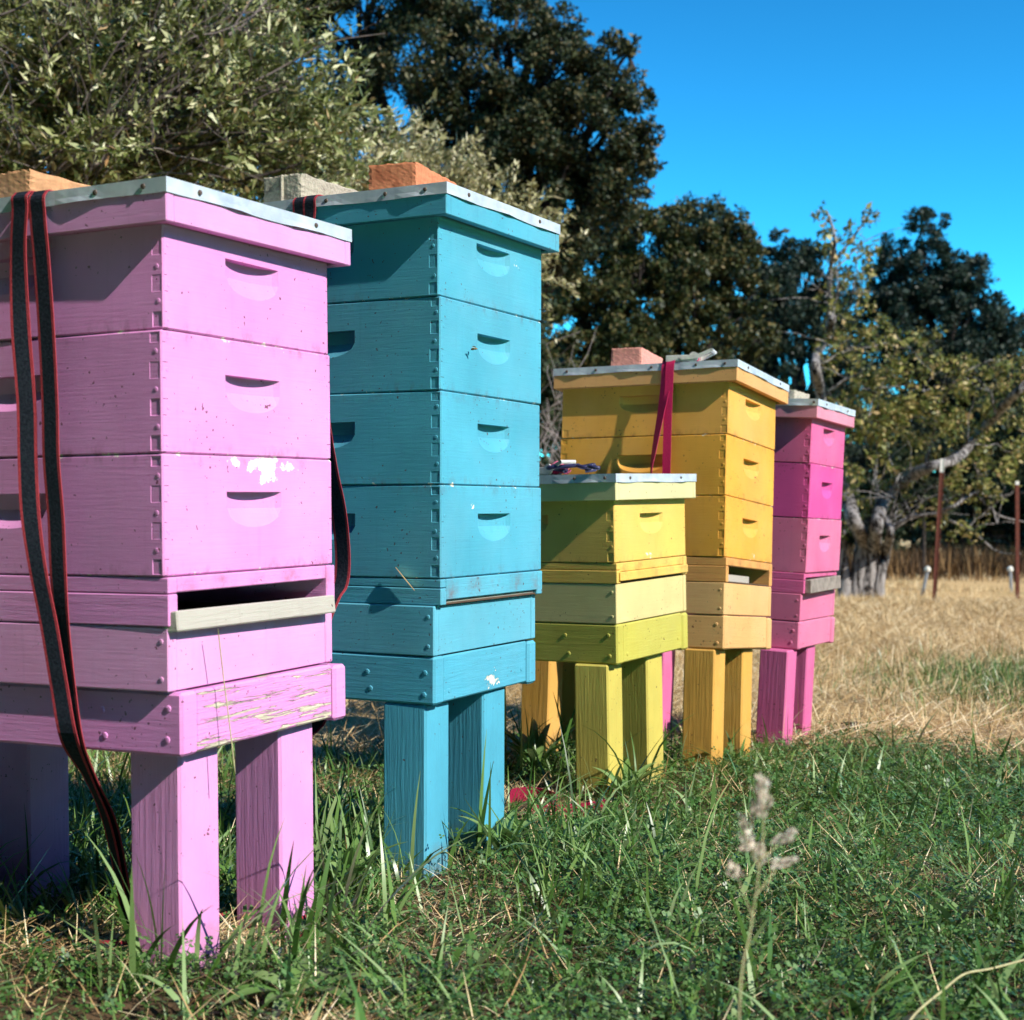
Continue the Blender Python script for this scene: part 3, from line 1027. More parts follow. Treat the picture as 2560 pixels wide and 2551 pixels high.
# crimson webbing dropped in the grass between the blue and yellow hives
mb = MB()
c = at(1005, 1490, 3.35)
gz0 = float(ground_z(c.x, c.y))
pts = []
for i in range(10):
    a_ = 2.9 - 4.6 * i / 9
    pts.append((c.x + .055 * math.cos(a_), c.y + .07 * math.sin(a_), gz0 + .035 - .002 * i))
pts += [(c.x + .05, c.y - .06, gz0 + .016), (c.x + .11, c.y - .02, gz0 + .012), (c.x + .17, c.y + .02, gz0 + .012)]
P = resample(pts, 3)
mb.ribbon(P, [Vector((.1, -.25, 1))] * len(P), .035, one)
tag(mb.build('red_strap', [simple('dark_crimson_webbing', (0.34, 0.01, 0.055), .6, .25, 300, .6)]), 'loop of crimson strap dropped on the straw by the blue hive', 'strap')  # a darker crimson than the strap on the orange hive

# ------------------------------------------------------------------ ground cover
HFRAME = 0.36


def sample_ground(n, y0, y1, margin=0.75, pw=1.0):
    u = RNG.random(n * 2) ** pw
    y = np.sqrt(y0 ** 2 + u * (y1 ** 2 - y0 ** 2))
    x = (RNG.random(n * 2) * 2 - 1) * (y * HFRAME + margin)
    return x[:n], y[:n]


BLOCK = []
for key, h in HIVES.items():
    X = HIVE_X[key]
    for (x, y, yw) in h['legs']:
        p = X @ Vector((x + .045, y + .045, -h['lev'][2] - .25))
        BLOCK.append((p.x, p.y))


def off_legs(x, y, r=0.062):
    ok = np.ones(len(x), bool)
    for bx, by in BLOCK:
        ok &= (x - bx) ** 2 + (y - by) ** 2 > r * r
    return ok


def vnoise(x, y, s, seed=0):
    """cheap smooth value noise"""
    rs = np.random.default_rng(seed)
    g = rs.random((64, 64))
    fx, fy_ = (x * s) % 63, (y * s) % 63
    i, j = np.floor(fx).astype(int), np.floor(fy_).astype(int)
    u, w = fx - i, fy_ - j
    u, w = u * u * (3 - 2 * u), w * w * (3 - 2 * w)
    return g[i, j] * (1 - u) * (1 - w) + g[i + 1, j] * u * (1 - w) + g[i, j + 1] * (1 - u) * w + g[i + 1, j + 1] * u * w


def blades(x, y, length, width, lean, bend, seg=4, zoff=0.0, heading=None):
    """curved tapering blades, one strip of quads each"""
    n = len(x)
    z = ground_z(x, y) + zoff
    az = RNG.random(n) * 2 * np.pi if heading is None else heading
    dx, dy = np.cos(az), np.sin(az)
    tw = az + np.pi / 2 + RNG.normal(0, .5, n)
    wx, wy = np.cos(tw), np.sin(tw)
    px, py, pz = x.copy(), y.copy(), z.copy()
    ang = lean.copy()
    V = np.zeros((n, seg + 1, 2, 3))
    for s in range(seg + 1):
        t = s / seg
        w = width * (np.clip(1 - t ** 2.2, 0.04, 1)) * (0.65 + 0.35 * min(1, t * 4)) * .5
        V[:, s, 0] = np.stack([px - wx * w, py - wy * w, pz], -1)
        V[:, s, 1] = np.stack([px + wx * w, py + wy * w, pz + w * .35], -1)
        st = length / seg
        px = px + dx * np.sin(ang) * st
        py = py + dy * np.sin(ang) * st
        pz = pz + np.cos(ang) * st
        ang = ang + bend / seg
    V[..., 2] = np.maximum(V[..., 2], ground_z(V[..., 0], V[..., 1]) + .004)
    base = (np.arange(n) * (seg + 1) * 2)[:, None, None]
    s = np.arange(seg)[None, :, None] * 2
    Q = base + s + np.array([0, 1, 3, 2])[None, None, :]
    return V.reshape(-1, 3), Q.reshape(-1, 4)


def join(parts):
    vs, qs, o = [], [], 0
    for v_, q_ in parts:
        vs.append(v_)
        qs.append(q_ + o)
        o += len(v_)
    return np.concatenate(vs), np.concatenate(qs)


M_GRASS = leafmat('lawn_grass', [(0, (0.028, 0.080, 0.012)), (.4, (0.085, 0.185, 0.030)), (.75, (0.19, 0.32, 0.075)), (1, (0.27, 0.38, 0.17))], .36, .22, .55)
M_CLOVER = leafmat('clover_leaf', [(0, (0.020, 0.066, 0.010)), (.5, (0.066, 0.165, 0.028)), (1, (0.17, 0.29, 0.10))], .36, .2, .5)
M_STRAW = leafmat('dry_straw', [(0, (0.24, 0.12, 0.045)), (.4, (0.62, 0.43, 0.20)), (.8, (0.86, 0.68, 0.39)), (1, (0.92, 0.80, 0.55))], .6, .1, .3)
M_BROAD = leafmat('broad_grass', [(0, (0.05, 0.135, 0.022)), (.5, (0.13, 0.25, 0.055)), (1, (0.31, 0.43, 0.18))], .33, .2, .55)


BARE = [(at(1010, 1500, 3.35).x, 3.33, .21), (at(990, 1400, 3.3).x, 3.55, .16), (at(200, 1700, 2.1).x, 2.12, .13), (at(620, 1870, 1.76).x, 1.74, .07), (at(480, 1650, 2.25).x, 2.2, .10)]


def off_bare(x, y):
    p = np.ones(len(x))
    for bx, by, r in BARE:
        d = np.hypot(x - bx, y - by) / r
        p *= np.clip((d - .55) / .6, .03, 1)
    return RNG.random(len(x)) < p


def lawn_mask(x, y, rnd):
    edge = lawn_edge(x)
    k = 1 / (1 + np.exp((y - edge) / .13))
    bare = vnoise(x + 20, y + 5, 2.4, 3)
    k = k * np.where(bare > .72, .35, 1.0)
    # thin turf in the shade under the hives and between them
    k = k * np.where((x < -.05) & (y > 2.25), .75, 1.0)
    return (rnd < k) & off_bare(x, y)


# fine turf
x, y = sample_ground(155000, 1.25, 4.9)
m_ = lawn_mask(x, y, RNG.random(len(x))) & off_legs(x, y)
x, y = x[m_], y[m_]
k = len(x)
tall = vnoise(x, y, 1.7, 5)
ln = RNG.gamma(5, .0072, k) * (.5 + .9 * tall)
p1 = blades(x, y, ln, RNG.uniform(.0018, .0042, k), np.abs(RNG.normal(.5, .4, k)), RNG.normal(.9, .6, k), 3)
# longer grass, loosely tufted
tx, ty = sample_ground(1150, 1.3, 4.7)
nb = RNG.integers(4, 14, len(tx))
x = np.repeat(tx, nb) + RNG.normal(0, .022, nb.sum())
y = np.repeat(ty, nb) + RNG.normal(0, .022, nb.sum())
m_ = lawn_mask(x, y, RNG.random(len(x))) & off_legs(x, y)
x, y = x[m_], y[m_]
k = len(x)
p2 = blades(x, y, RNG.gamma(6, .0155, k), RNG.uniform(.003, .0065, k), np.abs(RNG.normal(.6, .35, k)), RNG.normal(1.0, .6, k), 5)
# the green patch out in the straw on the right
x = RNG.normal(2.35, .38, 9000)
y = RNG.normal(6.2, .65, 9000)
p3 = blades(x, y, RNG.gamma(5, .014, len(x)), RNG.uniform(.003, .006, len(x)), np.abs(RNG.normal(.4, .3, len(x))), RNG.normal(.8, .5, len(x)), 3)
# greenery in the gaps behind the first hives
x = RNG.uniform(-1.4, 0.3, 9000)
y = RNG.uniform(2.2, 4.6, 9000)
m_ = (vnoise(x, y, 2.0, 9) > .42) & off_legs(x, y) & off_bare(x, y)
x, y = x[m_], y[m_]
p4 = blades(x, y, RNG.gamma(5, .018, len(x)), RNG.uniform(.003, .008, len(x)), np.abs(RNG.normal(.4, .3, len(x))), RNG.normal(.9, .5, len(x)), 4)
v_, q_ = join([p1, p2, p3, p4])
tag(np_mesh('lawn_grass', v_, q_, M_GRASS), kind='stuff')

# broad blades
tx, ty = sample_ground(800, 1.3, 4.4)
nb = RNG.integers(2, 6, len(tx))
x = np.repeat(tx, nb) + RNG.normal(0, .02, nb.sum())
y = np.repeat(ty, nb) + RNG.normal(0, .02, nb.sum())
m_ = lawn_mask(x, y, RNG.random(len(x)) * .9) & off_legs(x, y)
x, y = x[m_], y[m_]
k = len(x)
pa = blades(x, y, RNG.uniform(.05, .17, k), RNG.uniform(.006, .0125, k), np.abs(RNG.normal(.65, .35, k)), RNG.normal(.9, .6, k), 6)
# taller clumps beside the legs
cl = []
for (px, py, Y, cnt) in [(640, 1480, 2.62, 26), (690, 1560, 2.55, 26), (625, 1640, 2.2, 22), (950, 1560, 2.95, 14), (900, 1620, 2.7, 12), (1010, 1400, 3.75, 26), (1040, 1380, 3.9, 20), (1200, 1500, 3.5, 14), (300, 1800, 1.95, 12), (440, 1780, 1.98, 12), (560, 1770, 2.0, 12)]:
    c = at(px, py, Y)
    for _ in range(cnt):
        cl.append((c.x + random.gauss(0, .045), Y + random.gauss(0, .05)))
cl = np.array(cl)
k = len(cl)
pb = blades(cl[:, 0], cl[:, 1], RNG.uniform(.09, .26, k), RNG.uniform(.005, .011, k), np.abs(RNG.normal(.3, .22, k)), RNG.normal(.9, .5, k), 6)
v_, q_ = join([pa, pb])
tag(np_mesh('broad_leaved_grass', v_, q_, M_BROAD), kind='stuff')

# clover and small weeds: three leaflets on a short stalk
x, y = sample_ground(155000, 1.25, 4.8)
m_ = lawn_mask(x, y, RNG.random(len(x)) * (1.5 - .9 * vnoise(x, y, 1.3, 8))) & off_legs(x, y)
x, y = x[m_], y[m_]
k = len(x)
hgt = RNG.gamma(5, .0062, k)
z = ground_z(x, y) + hgt
az = RNG.random(k) * 2 * np.pi
tilt = RNG.normal(0, .45, (k, 2))
sz = RNG.uniform(.0032, .0082, k)
V = []
for j in range(3):
    a = az + j * 2 * np.pi / 3
    ca, sa = np.cos(a), np.sin(a)

    def P(r, t):
        dx = (ca * r - sa * t) * sz
        dy = (sa * r + ca * t) * sz
        return np.stack([x + dx, y + dy, z + dx * tilt[:, 0] + dy * tilt[:, 1] + .12 * sz * abs(t)], -1)
    V.append(np.stack([P(.05, 0), P(.75, -.52), P(1.25, 0), P(.75, .52)], 1))
V = np.stack(V, 1)
v_ = V.reshape(-1, 3)
q_ = np.arange(len(v_)).reshape(-1, 4)
tag(np_mesh('clover', v_, q_, M_CLOVER), kind='stuff')

# straw: stubble and cut stems lying every way
x, y = sample_ground(110000, 3.6, 14.0, .6, 1.35)
m_ = RNG.random(len(x)) > 1 / (1 + np.exp((y - lawn_edge(x) + .1) / .14))
x, y = x[m_], y[m_]
k = len(x)
sc_ = np.clip(y / 5, 1, 2.2)
s1 = blades(x, y, RNG.uniform(.05, .20, k) * sc_ ** .5, RNG.uniform(.0018, .0036, k) * sc_, RNG.uniform(1.15, 1.6, k), RNG.normal(.1, .3, k), 2, .006)
x, y = sample_ground(8500, 1.3, 4.6)
m_ = off_legs(x, y)
x, y = x[m_], y[m_]
k = len(x)
s2 = blades(x, y, RNG.uniform(.03, .12, k), RNG.uniform(.0012, .003, k), RNG.uniform(.7, 1.6, k), RNG.normal(.2, .4, k), 3, .01)
x = np.concatenate([RNG.uniform(-1.2, .75, 9000)] + [RNG.normal(b[0], b[2] * .7, 450) for b in BARE])
y = np.concatenate([RNG.uniform(2.1, 4.5, 9000)] + [RNG.normal(b[1], b[2] * .7, 450) for b in BARE])
m_ = ((vnoise(x, y, 2.0, 9) < .56) | (np.arange(len(x)) >= 9000)) & off_legs(x, y)
x, y = x[m_], y[m_]
k = len(x)
s3 = blades(x, y, RNG.uniform(.04, .15, k), RNG.uniform(.0014, .003, k), RNG.uniform(1.2, 1.6, k), RNG.normal(.1, .3, k), 2, .006)
x, y = sample_ground(4200, 4.3, 9.5, .3)
k = len(x)
s4 = blades(x, y, RNG.uniform(.06, .19, k), RNG.uniform(.0016, .003, k), np.abs(RNG.normal(.3, .3, k)), RNG.normal(.3, .4, k), 3)
x, y = sample_ground(34000, 5.0, 21.0, .4)
keep = vnoise(x + 30, y, .9, 12) > .38
x, y = x[keep], y[keep]
k = len(x)
s6 = blades(x, y, RNG.uniform(.04, .12, k), RNG.uniform(.002, .005, k) * np.clip(y / 7, 1, 2.5), np.abs(RNG.normal(.6, .4, k)), RNG.normal(.4, .5, k), 2)
x, y = sample_ground(9000, 4.2, 9.0, .5)
keep = (y > lawn_edge(x)) & (vnoise(x + 9, y, 1.6, 21) > .3)
x, y = x[keep], y[keep]
k = len(x)
s7 = blades(x, y, RNG.uniform(.12, .30, k), RNG.uniform(.003, .0055, k), RNG.uniform(1.2, 1.55, k), RNG.normal(.15, .3, k), 3, .02)
v_, q_ = join([s1, s2, s3, s4, s6, s7])
tag(np_mesh('straw', v_, q_, M_STRAW), kind='stuff')

# tall dry grass in front of the thicket
x = RNG.uniform(2.0, 9.5, 9000)
y = RNG.normal(20.5, .8, 9000)
s5 = blades(x, y, RNG.uniform(.15, .5, 9000), RNG.uniform(.010, .02, 9000), np.abs(RNG.normal(.15, .15, 9000)), RNG.normal(.3, .3, 9000), 3)
tag(np_mesh('tall_dry_grass', *s5, leafmat('tall_dry_grass', [(0, (.035, .02, .01)), (.55, (.10, .055, .022)), (.9, (.26, .15, .06)), (1, (.40, .26, .11))], .7, .1, .2)), kind='stuff')

# ------------------------------------------------------------------ single plants in the foreground
M_SEED = leafmat('pale_seed_head', [(0, (.74, .58, .46)), (.5, (.88, .75, .62)), (1, (.95, .88, .78))], .7, .25, .2)
M_STEM = simple('dry_grass_stem', (.46, .42, .22), .7, .2, 40)
Ys = 1.22
t = thing('seed_head_grass', 'blurred pale seed head on a thin stem rising in front of the lawn', 'grass plant', loc=(at(1385, 1900, Ys).x, Ys, float(ground_z(.2, Ys))))
base = Vector(t.location)
stem = [Vector((at(1372, 2080, Ys).x, Ys - .06, float(ground_z(.2, Ys)))), at(1395, 1900, Ys - .02), at(1415, 1760, Ys), at(1432, 1640, Ys + .004), at(1440, 1560, Ys + .006), at(1437, 1478, Ys + .006)]
S = resample(stem, 5)
mb = MB()
mb.tube([p - base for p in S], [.0011 - .0006 * i / len(S) for i in range(len(S))], 6)
for (a0, b0) in (((1432, 1640), (1400, 1560)), ((1434, 1620), (1475, 1588)), ((1425, 1690), (1470, 1632)), ((1420, 1730), (1390, 1650))):
    mb.tube([at(*a0, Ys) - base, at((a0[0] + b0[0]) / 2, (a0[1] + b0[1]) / 2 + 3, Ys) - base, at(*b0, Ys + .004) - base], [.0006, .0005, .0004], 5)
mb.build('stem', M_STEM, t, smooth=True)


def spikelets(pts, n, spread, ln):
    mb = MB()
    for _ in range(n):
        u = random.random()
        i = min(int(u * (len(pts) - 1)), len(pts) - 2)
        p = pts[i].lerp(pts[i + 1], u * (len(pts) - 1) - i)
        taper = .35 + .65 * math.sin(math.pi * min(1, .2 + u * .8))
        d = Vector((random.gauss(0, 1), random.gauss(0, 1), random.gauss(0, .5)))
        p = p + d * spread * taper * .5
        ax = ((pts[-1] - pts[0]).normalized() + d.normalized() * .45).normalized()
        sd = ax.orthogonal().normalized()
        sd = Matrix.Rotation(random.uniform(0, 6.28), 3, ax) @ sd
        w = ln * .2
        mb.add([p, p + ax * ln * .4 + sd * w, p + ax * ln, p + ax * ln * .4 - sd * w], [[0, 1, 2, 3]])
    return mb


for pts, nn in (([(1432, 1545), (1440, 1510), (1437, 1472)], 170), ([(1408, 1600), (1412, 1575), (1402, 1545)], 60), ([(1428, 1585), (1418, 1600), (1405, 1595)], 60), ([(1458, 1594), (1476, 1586), (1492, 1570)], 60), ([(1430, 1640), (1433, 1615), (1436, 1600)], 40), ([(1455, 1636), (1475, 1630), (1496, 1622)], 45), ([(1396, 1660), (1388, 1645), (1380, 1634)], 35)):
    mb = spikelets([at(a, b, Ys + .004) - base for a, b in pts], nn, .0075 if nn > 100 else .005, .0065)
    mb.build('seed_cluster', M_SEED, t)

mb = MB()
pts = [at(1700, 1960, 1.5), at(1725, 1915, 1.55), at(1780, 1868, 1.62), at(1820, 1838, 1.66), at(1870, 1828, 1.7), at(1945, 1808, 1.74)]
pts = [Vector((p.x, p.y, max(p.z, float(ground_z(p.x, p.y)) + .03))) for p in pts]
mb.tube(resample(pts, 5), [.0013] * 26, 6)
tag(mb.build('dry_stalk', M_STEM, smooth=True), 'long bent dry stalk lying over the lawn at the lower right', 'stalk')


X = HIVE_X['lilac']
mb = MB()
mb.tube([X @ Vector(p) for p in resample([(.075, -.032, -.075), (.088, -.030, -.14), (.096, -.034, -.21), (.100, -.040, -.28)], 4)], .0009, 5)
tag(mb.build('dry_straw', M_STEM, smooth=True), 'single dry straw hanging before the front board of the lilac hive', 'straw')


def rosette(label, px, py, Y, n, ln, wd, lean=1.0):
    c = at(px, py, Y)
    g = float(ground_z(c.x, Y))
    t = thing('plantain', label, 'plant', loc=(c.x, Y, g), group='plantains in the lawn')
    mb = MB()
    for k in range(n):
        az = 2 * math.pi * k / n + random.uniform(-.3, .3)
        l_ = ln * random.uniform(.7, 1.15)
        a0 = random.uniform(.5, 1.0) * lean
        p = Vector((0, 0, .004))
        d = Vector((math.cos(az), math.sin(az), 0))
        sd = Vector((-math.sin(az), math.cos(az), 0))
        vs, fs = [], []
        S = 8
        for s in range(S + 1):
            u = s / S
            w = wd * random.uniform(.93, 1.07) * (math.sin(math.pi * min(1, .08 + u * .92)) ** .8 + .06) * .5
            vs += [p - sd * w + Vector((0, 0, w * .35)), p, p + sd * w + Vector((0, 0, w * .35))]
            p = p + (d * math.sin(a0) + Vector((0, 0, math.cos(a0)))) * (l_ / S)
            a0 += .13
            p.z = max(p.z, .012 + .004 * (k % 3))
        for s in range(S):
            for q in range(2):
                fs.append([s * 3 + q, s * 3 + q + 1, s * 3 + q + 4, s * 3 + q + 3])
        mb.add(vs, fs)
    mb.build('leaf_rosette', M_BROAD, t, smooth=True)


rosette('plantain with broad leaves just below the lilac hive front legs', 560, 1835, 1.86, 13, .115, .022, 1.25)
rosette('plantain at the foot of the blue hive right leg', 950, 1585, 2.78, 11, .15, .017, .7)
rosette('plantain against the yellow hive front leg', 1180, 1500, 3.45, 12, .14, .020, .7)
rosette('plantain in the shade behind the blue hive legs', 1010, 1400, 3.8, 13, .20, .022, .6)
rosette('plantain between the lilac and blue hives', 655, 1600, 2.5, 12, .16, .018, .7)

mb = MB()
c = at(1605, 1400, 4.75)
for _ in range(16):
    p = Vector((random.gauss(0, .012), random.gauss(0, .012), abs(random.gauss(.008, .008))))
    r = random.uniform(.006, .013)
    for _k in range(1):
        mb.dome(p, r, (random.uniform(-.3, .3), random.uniform(-.3, .3), 1), .9)
o = mb.build('dirt_clod', simple('dark_clod_earth', (.03, .018, .014), .95, .4, 80, .8))
o.location = (c.x, c.y, float(ground_z(c.x, c.y)) + .008)
tag(o, 'dark clod lying on the straw right of the magenta hive', 'clod')

# ------------------------------------------------------------------ trees
M_BARK = simple('oak_bark', (.055, .045, .04), .95, .4, 18, 1.0, bd=.02, spec=.1)
n = NT('cracked_pale_bark')
v = n.obj()
bk = n.noise(n.map(v, scale=(9, 9, 1.6)), 2.2, 6, .7, .8)
fl = n.noise(v, 26, 5, .7)
c = n.mix(n.ramp(n.math('ADD', bk, n.math('MULTIPLY', fl, .35)), .60, .72), (.022, .017, .016), (.40, .37, .36))
n.set(Base_Color=c, Roughness=.95, Normal=n.bump(bk, 1.0, .05))
n.b.inputs['Specular IOR Level'].default_value = .1
M_PALEBARK = n.m
M_TWIG = simple('grey_twig', (.15, .12, .11), .9, .3, 30, .3)
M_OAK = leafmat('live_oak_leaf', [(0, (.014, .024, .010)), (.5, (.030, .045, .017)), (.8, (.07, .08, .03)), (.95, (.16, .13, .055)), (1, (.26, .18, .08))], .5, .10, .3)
M_OAK2 = leafmat('olive_oak_leaf', [(0, (.016, .028, .009)), (.5, (.042, .058, .016)), (.85, (.11, .105, .035)), (1, (.24, .17, .065))], .5, .12, .3)  # lighter, more olive tones than the live oak leaf
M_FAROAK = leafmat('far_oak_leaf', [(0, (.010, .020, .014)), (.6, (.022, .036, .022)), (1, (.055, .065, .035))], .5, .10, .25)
M_WILLOW = leafmat('silvery_willow_leaf', [(0, (.045, .065, .012)), (.4, (.15, .18, .042)), (.7, (.36, .38, .15)), (.95, (.70, .68, .40)), (1, (.50, .25, .10))], .42, .2, .45)
M_SHRUB = leafmat('pale_shrub_leaf', [(0, (.12, .12, .04)), (.4, (.34, .31, .13)), (.8, (.62, .56, .33)), (1, (.74, .66, .44))], .5, .2, .35)
M_PEAR = leafmat('yellowing_pear_leaf', [(0, (.06, .085, .018)), (.4, (.17, .19, .04)), (.75, (.40, .36, .11)), (1, (.58, .40, .19))], .45, .25, .35)
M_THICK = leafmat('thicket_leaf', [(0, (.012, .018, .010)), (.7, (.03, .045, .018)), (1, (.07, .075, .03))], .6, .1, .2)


def leaf_quads(P, size, aspect, upb=.2, jitter=.35, axis=None):
    n = len(P)
    nrm = RNG.normal(0, 1, (n, 3))
    nrm[:, 2] += upb * 2
    nrm /= np.linalg.norm(nrm, axis=1)[:, None]
    ax = RNG.normal(0, 1, (n, 3)) if axis is None else axis + RNG.normal(0, .45, (n, 3))
    ax -= nrm * (ax * nrm).sum(1)[:, None]
    ax /= np.linalg.norm(ax, axis=1)[:, None] + 1e-9
    sd = np.cross(nrm, ax)
    l = (size * np.exp(RNG.normal(0, jitter, n)))[:, None]
    w = l * aspect
    V = np.stack([P, P + ax * l * .45 + sd * w * .5, P + ax * l, P + ax * l * .45 - sd * w * .5 + nrm * w * .15], 1)
    return V.reshape(-1, 3), np.arange(4 * n).reshape(-1, 4)


def blob_points(c, r, n, sub=14, sr=.34, squash=.85):
    """leaf positions of one crown lobe: clumps near its skin, a looser fill inside"""
    d = RNG.normal(0, 1, (sub, 3))
    d /= np.linalg.norm(d, axis=1)[:, None]
    rad = r * RNG.uniform(.45, 1.0, sub)
    C = d * rad[:, None]
    k = RNG.integers(0, sub, n)
    S = r * sr * RNG.uniform(.6, 1.2, sub)
    off = RNG.normal(0, 1, (n, 3))
    off /= np.linalg.norm(off, axis=1)[:, None]
    off *= (RNG.random(n) ** .5)[:, None]
    P = C[k] + off * S[k][:, None]
    P[:, 2] *= squash
    return P + np.array(c)[None, :], C


def limb(mb, a, b, r0, r1, wob=.06, n=9):
    a, b = Vector(a), Vector(b)
    l = (b - a).length
    pts, rr = [], []
    o = Vector((0, 0, 0))
    for i in range(n + 1):
        u = i / n
        if 0 < i < n:
            o = o * .6 + Vector((random.gauss(0, 1), random.gauss(0, 1), random.gauss(0, .6))) * wob * l * .35
        p = a.lerp(b, u) + o * (1 if i < n else 0) + Vector((0, 0, .06 * l * math.sin(math.pi * u)))
        pts.append(p)
        rr.append(r0 + (r1 - r0) * u)
    mb.tube(pts, rr, 7, rough=.12)
    return pts


def tree(name, label, cat, trunk, lobes, mat, leaf, aspect, dens, bark=None, r0=.2, group=None, twigs=0, upb=.3, sr=.34, sub=14):
    """trunk: (px, Y); lobes: (px, py, r px, Y). Each lobe gets a limb from the trunk and its own clumps of leaves"""
    bx = at(trunk[0], 1000, trunk[1])
    g = float(ground_z(bx.x, bx.y))
    base = Vector((bx.x, bx.y, g))
    t = thing(name, label, cat, loc=base, group=group)
    cs = []
    for (px, py, rp, Y) in lobes:
        c = at(px, py, Y)
        cs.append((c, rp * Y / 2760.0))
    top = max(c.z for c, _ in cs)
    mid = sum((c for c, _ in cs), Vector()) / len(cs)
    mb = MB()
    fork = base.lerp(Vector((mid.x, mid.y, top)), .30)
    fork.x = base.x * .7 + mid.x * .3
    tr = limb(mb, Vector((0, 0, -.15)), fork - base, r0, r0 * .7, .05)
    P_all, ax = [], []
    for c, r in cs:
        e = limb(mb, fork - base, c - base, r0 * .3, r0 * .06, .07)
        n_ = int(14 * dens * r * r / (leaf * leaf * aspect))
        P, C = blob_points(c - base, r, n_, sub=max(6, int(sub)), sr=sr)
        P_all.append(P)
        for k in range(min(7, len(C))):
            limb(mb, e[6], c - base + Vector(C[k] * .9), r0 * .055, r0 * .015, .10, 6)
    mb.build('trunk', bark or M_BARK, t, smooth=True)
    P = np.concatenate(P_all)
    P = P[P[:, 2] + base.z > ground_z(P[:, 0] + base.x, P[:, 1] + base.y) + .02]
    np_mesh('crown', *leaf_quads(P, leaf, aspect, upb), mat, t)
    return t


# the big live oak behind the first hives
big = [(450, 60, 150, 14.2), (560, -60, 170, 14.5), (700, -90, 190, 14.5), (860, -60, 180, 14.3), (980, 20, 90, 14.0), (640, 90, 130, 14.6), (790, 90, 150, 14.2), (930, 140, 130, 14.0),
       (1050, 150, 100, 13.9), (1130, 120, 75, 13.8), (1165, 190, 65, 13.8), (1100, 260, 125, 13.8), (1010, 220, 120, 13.9), (1130, 190, 90, 13.8), (880, 210, 120, 14.1), (1180, 330, 80, 13.8), (1000, 330, 120, 13.9), (960, 280, 140, 14.0), (1190, 280, 60, 13.7), (860, 300, 120, 14.3), (1225, 245, 30, 13.6), (1150, 340, 95, 13.8), (1050, 400, 130, 13.9),
       (1180, 90, 28, 13.8), (600, 250, 120, 14.8), (480, 200, 110, 14.8), (720, 330, 110, 14.6), (1080, 70, 40, 13.9), (1030, 60, 40, 13.9)]
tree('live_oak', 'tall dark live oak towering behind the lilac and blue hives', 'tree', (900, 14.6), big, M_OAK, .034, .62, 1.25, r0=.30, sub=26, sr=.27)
# the lighter olive skirt of the next oak, between the blue and orange hives
mid = [(1060, 560, 80, 16.6), (1060, 660, 85, 16.5), (1060, 750, 80, 16.5), (1130, 800, 90, 16.5), (1180, 640, 90, 16.6), (1130, 480, 110, 17.0), (1240, 450, 105, 17.2), (1320, 445, 80, 17.3), (1290, 520, 100, 17.2), (1180, 430, 90, 17.0), (1390, 480, 60, 17.2), (1280, 780, 110, 16.6), (1380, 800, 90, 16.8), (1365, 425, 42, 17.2), (1090, 600, 110, 16.8), (1210, 580, 110, 16.8), (1320, 560, 95, 16.9), (1400, 560, 60, 17.2), (1120, 720, 110, 16.6), (1240, 680, 90, 16.7),
       (1350, 660, 80, 16.9), (1430, 640, 45, 17.0), (1070, 820, 80, 16.6), (1330, 500, 80, 17.0), (1150, 850, 110, 16.6), (1420, 720, 60, 17.2)]
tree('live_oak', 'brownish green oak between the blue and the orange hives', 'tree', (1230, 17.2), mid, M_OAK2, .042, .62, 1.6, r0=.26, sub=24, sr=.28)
f1 = [(1450, 560, 80, 26.5), (1400, 680, 90, 26.5), (1570, 540, 50, 26.5), (1590, 640, 70, 26.3), (1330, 430, 60, 26), (1355, 415, 40, 26), (1470, 500, 70, 27), (1500, 480, 40, 27), (1440, 500, 55, 27), (1540, 490, 35, 27), (1480, 600, 95, 26.5), (1560, 600, 80, 26.5), (1430, 620, 70, 26.5), (1520, 720, 100, 26), (1600, 700, 70, 26), (1500, 830, 90, 26), (1560, 900, 100, 25)]
tree('live_oak', 'dark distant oak rising between the orange and magenta lids', 'tree', (1500, 27), f1, M_FAROAK, .060, .65, 1.5, r0=.28, sub=20, sr=.3)
f2 = [(1720, 560, 80, 27.8), (1790, 560, 80, 27.8), (1860, 650, 80, 27.6), (1780, 680, 90, 27.3), (1860, 720, 80, 27), (1930, 720, 70, 27), (1890, 830, 80, 26.6), (1745, 425, 42, 28), (1690, 490, 55, 28), (1660, 520, 40, 28), (1760, 490, 60, 28), (1810, 530, 60, 28), (1840, 500, 25, 28), (1870, 590, 55, 28), (1700, 590, 85, 27.5), (1800, 620, 90, 27.5), (1910, 660, 60, 27.5), (1720, 700, 90, 27), (1820, 730, 95, 27), (1900, 770, 80, 27), (1640, 600, 45, 27.5), (1640, 690, 60, 27),
      (1930, 610, 25, 28), (1640, 780, 80, 27), (1740, 800, 90, 27), (1660, 880, 90, 26.5), (1760, 880, 90, 26.5), (1600, 820, 60, 27), (1840, 840, 90, 26.5), (1930, 880, 90, 26)]
tree('live_oak', 'dark rounded oak at the far right behind the old pear tree', 'tree', (1810, 28), f2, M_FAROAK, .060, .65, 1.5, r0=.30, sub=20, sr=.3)
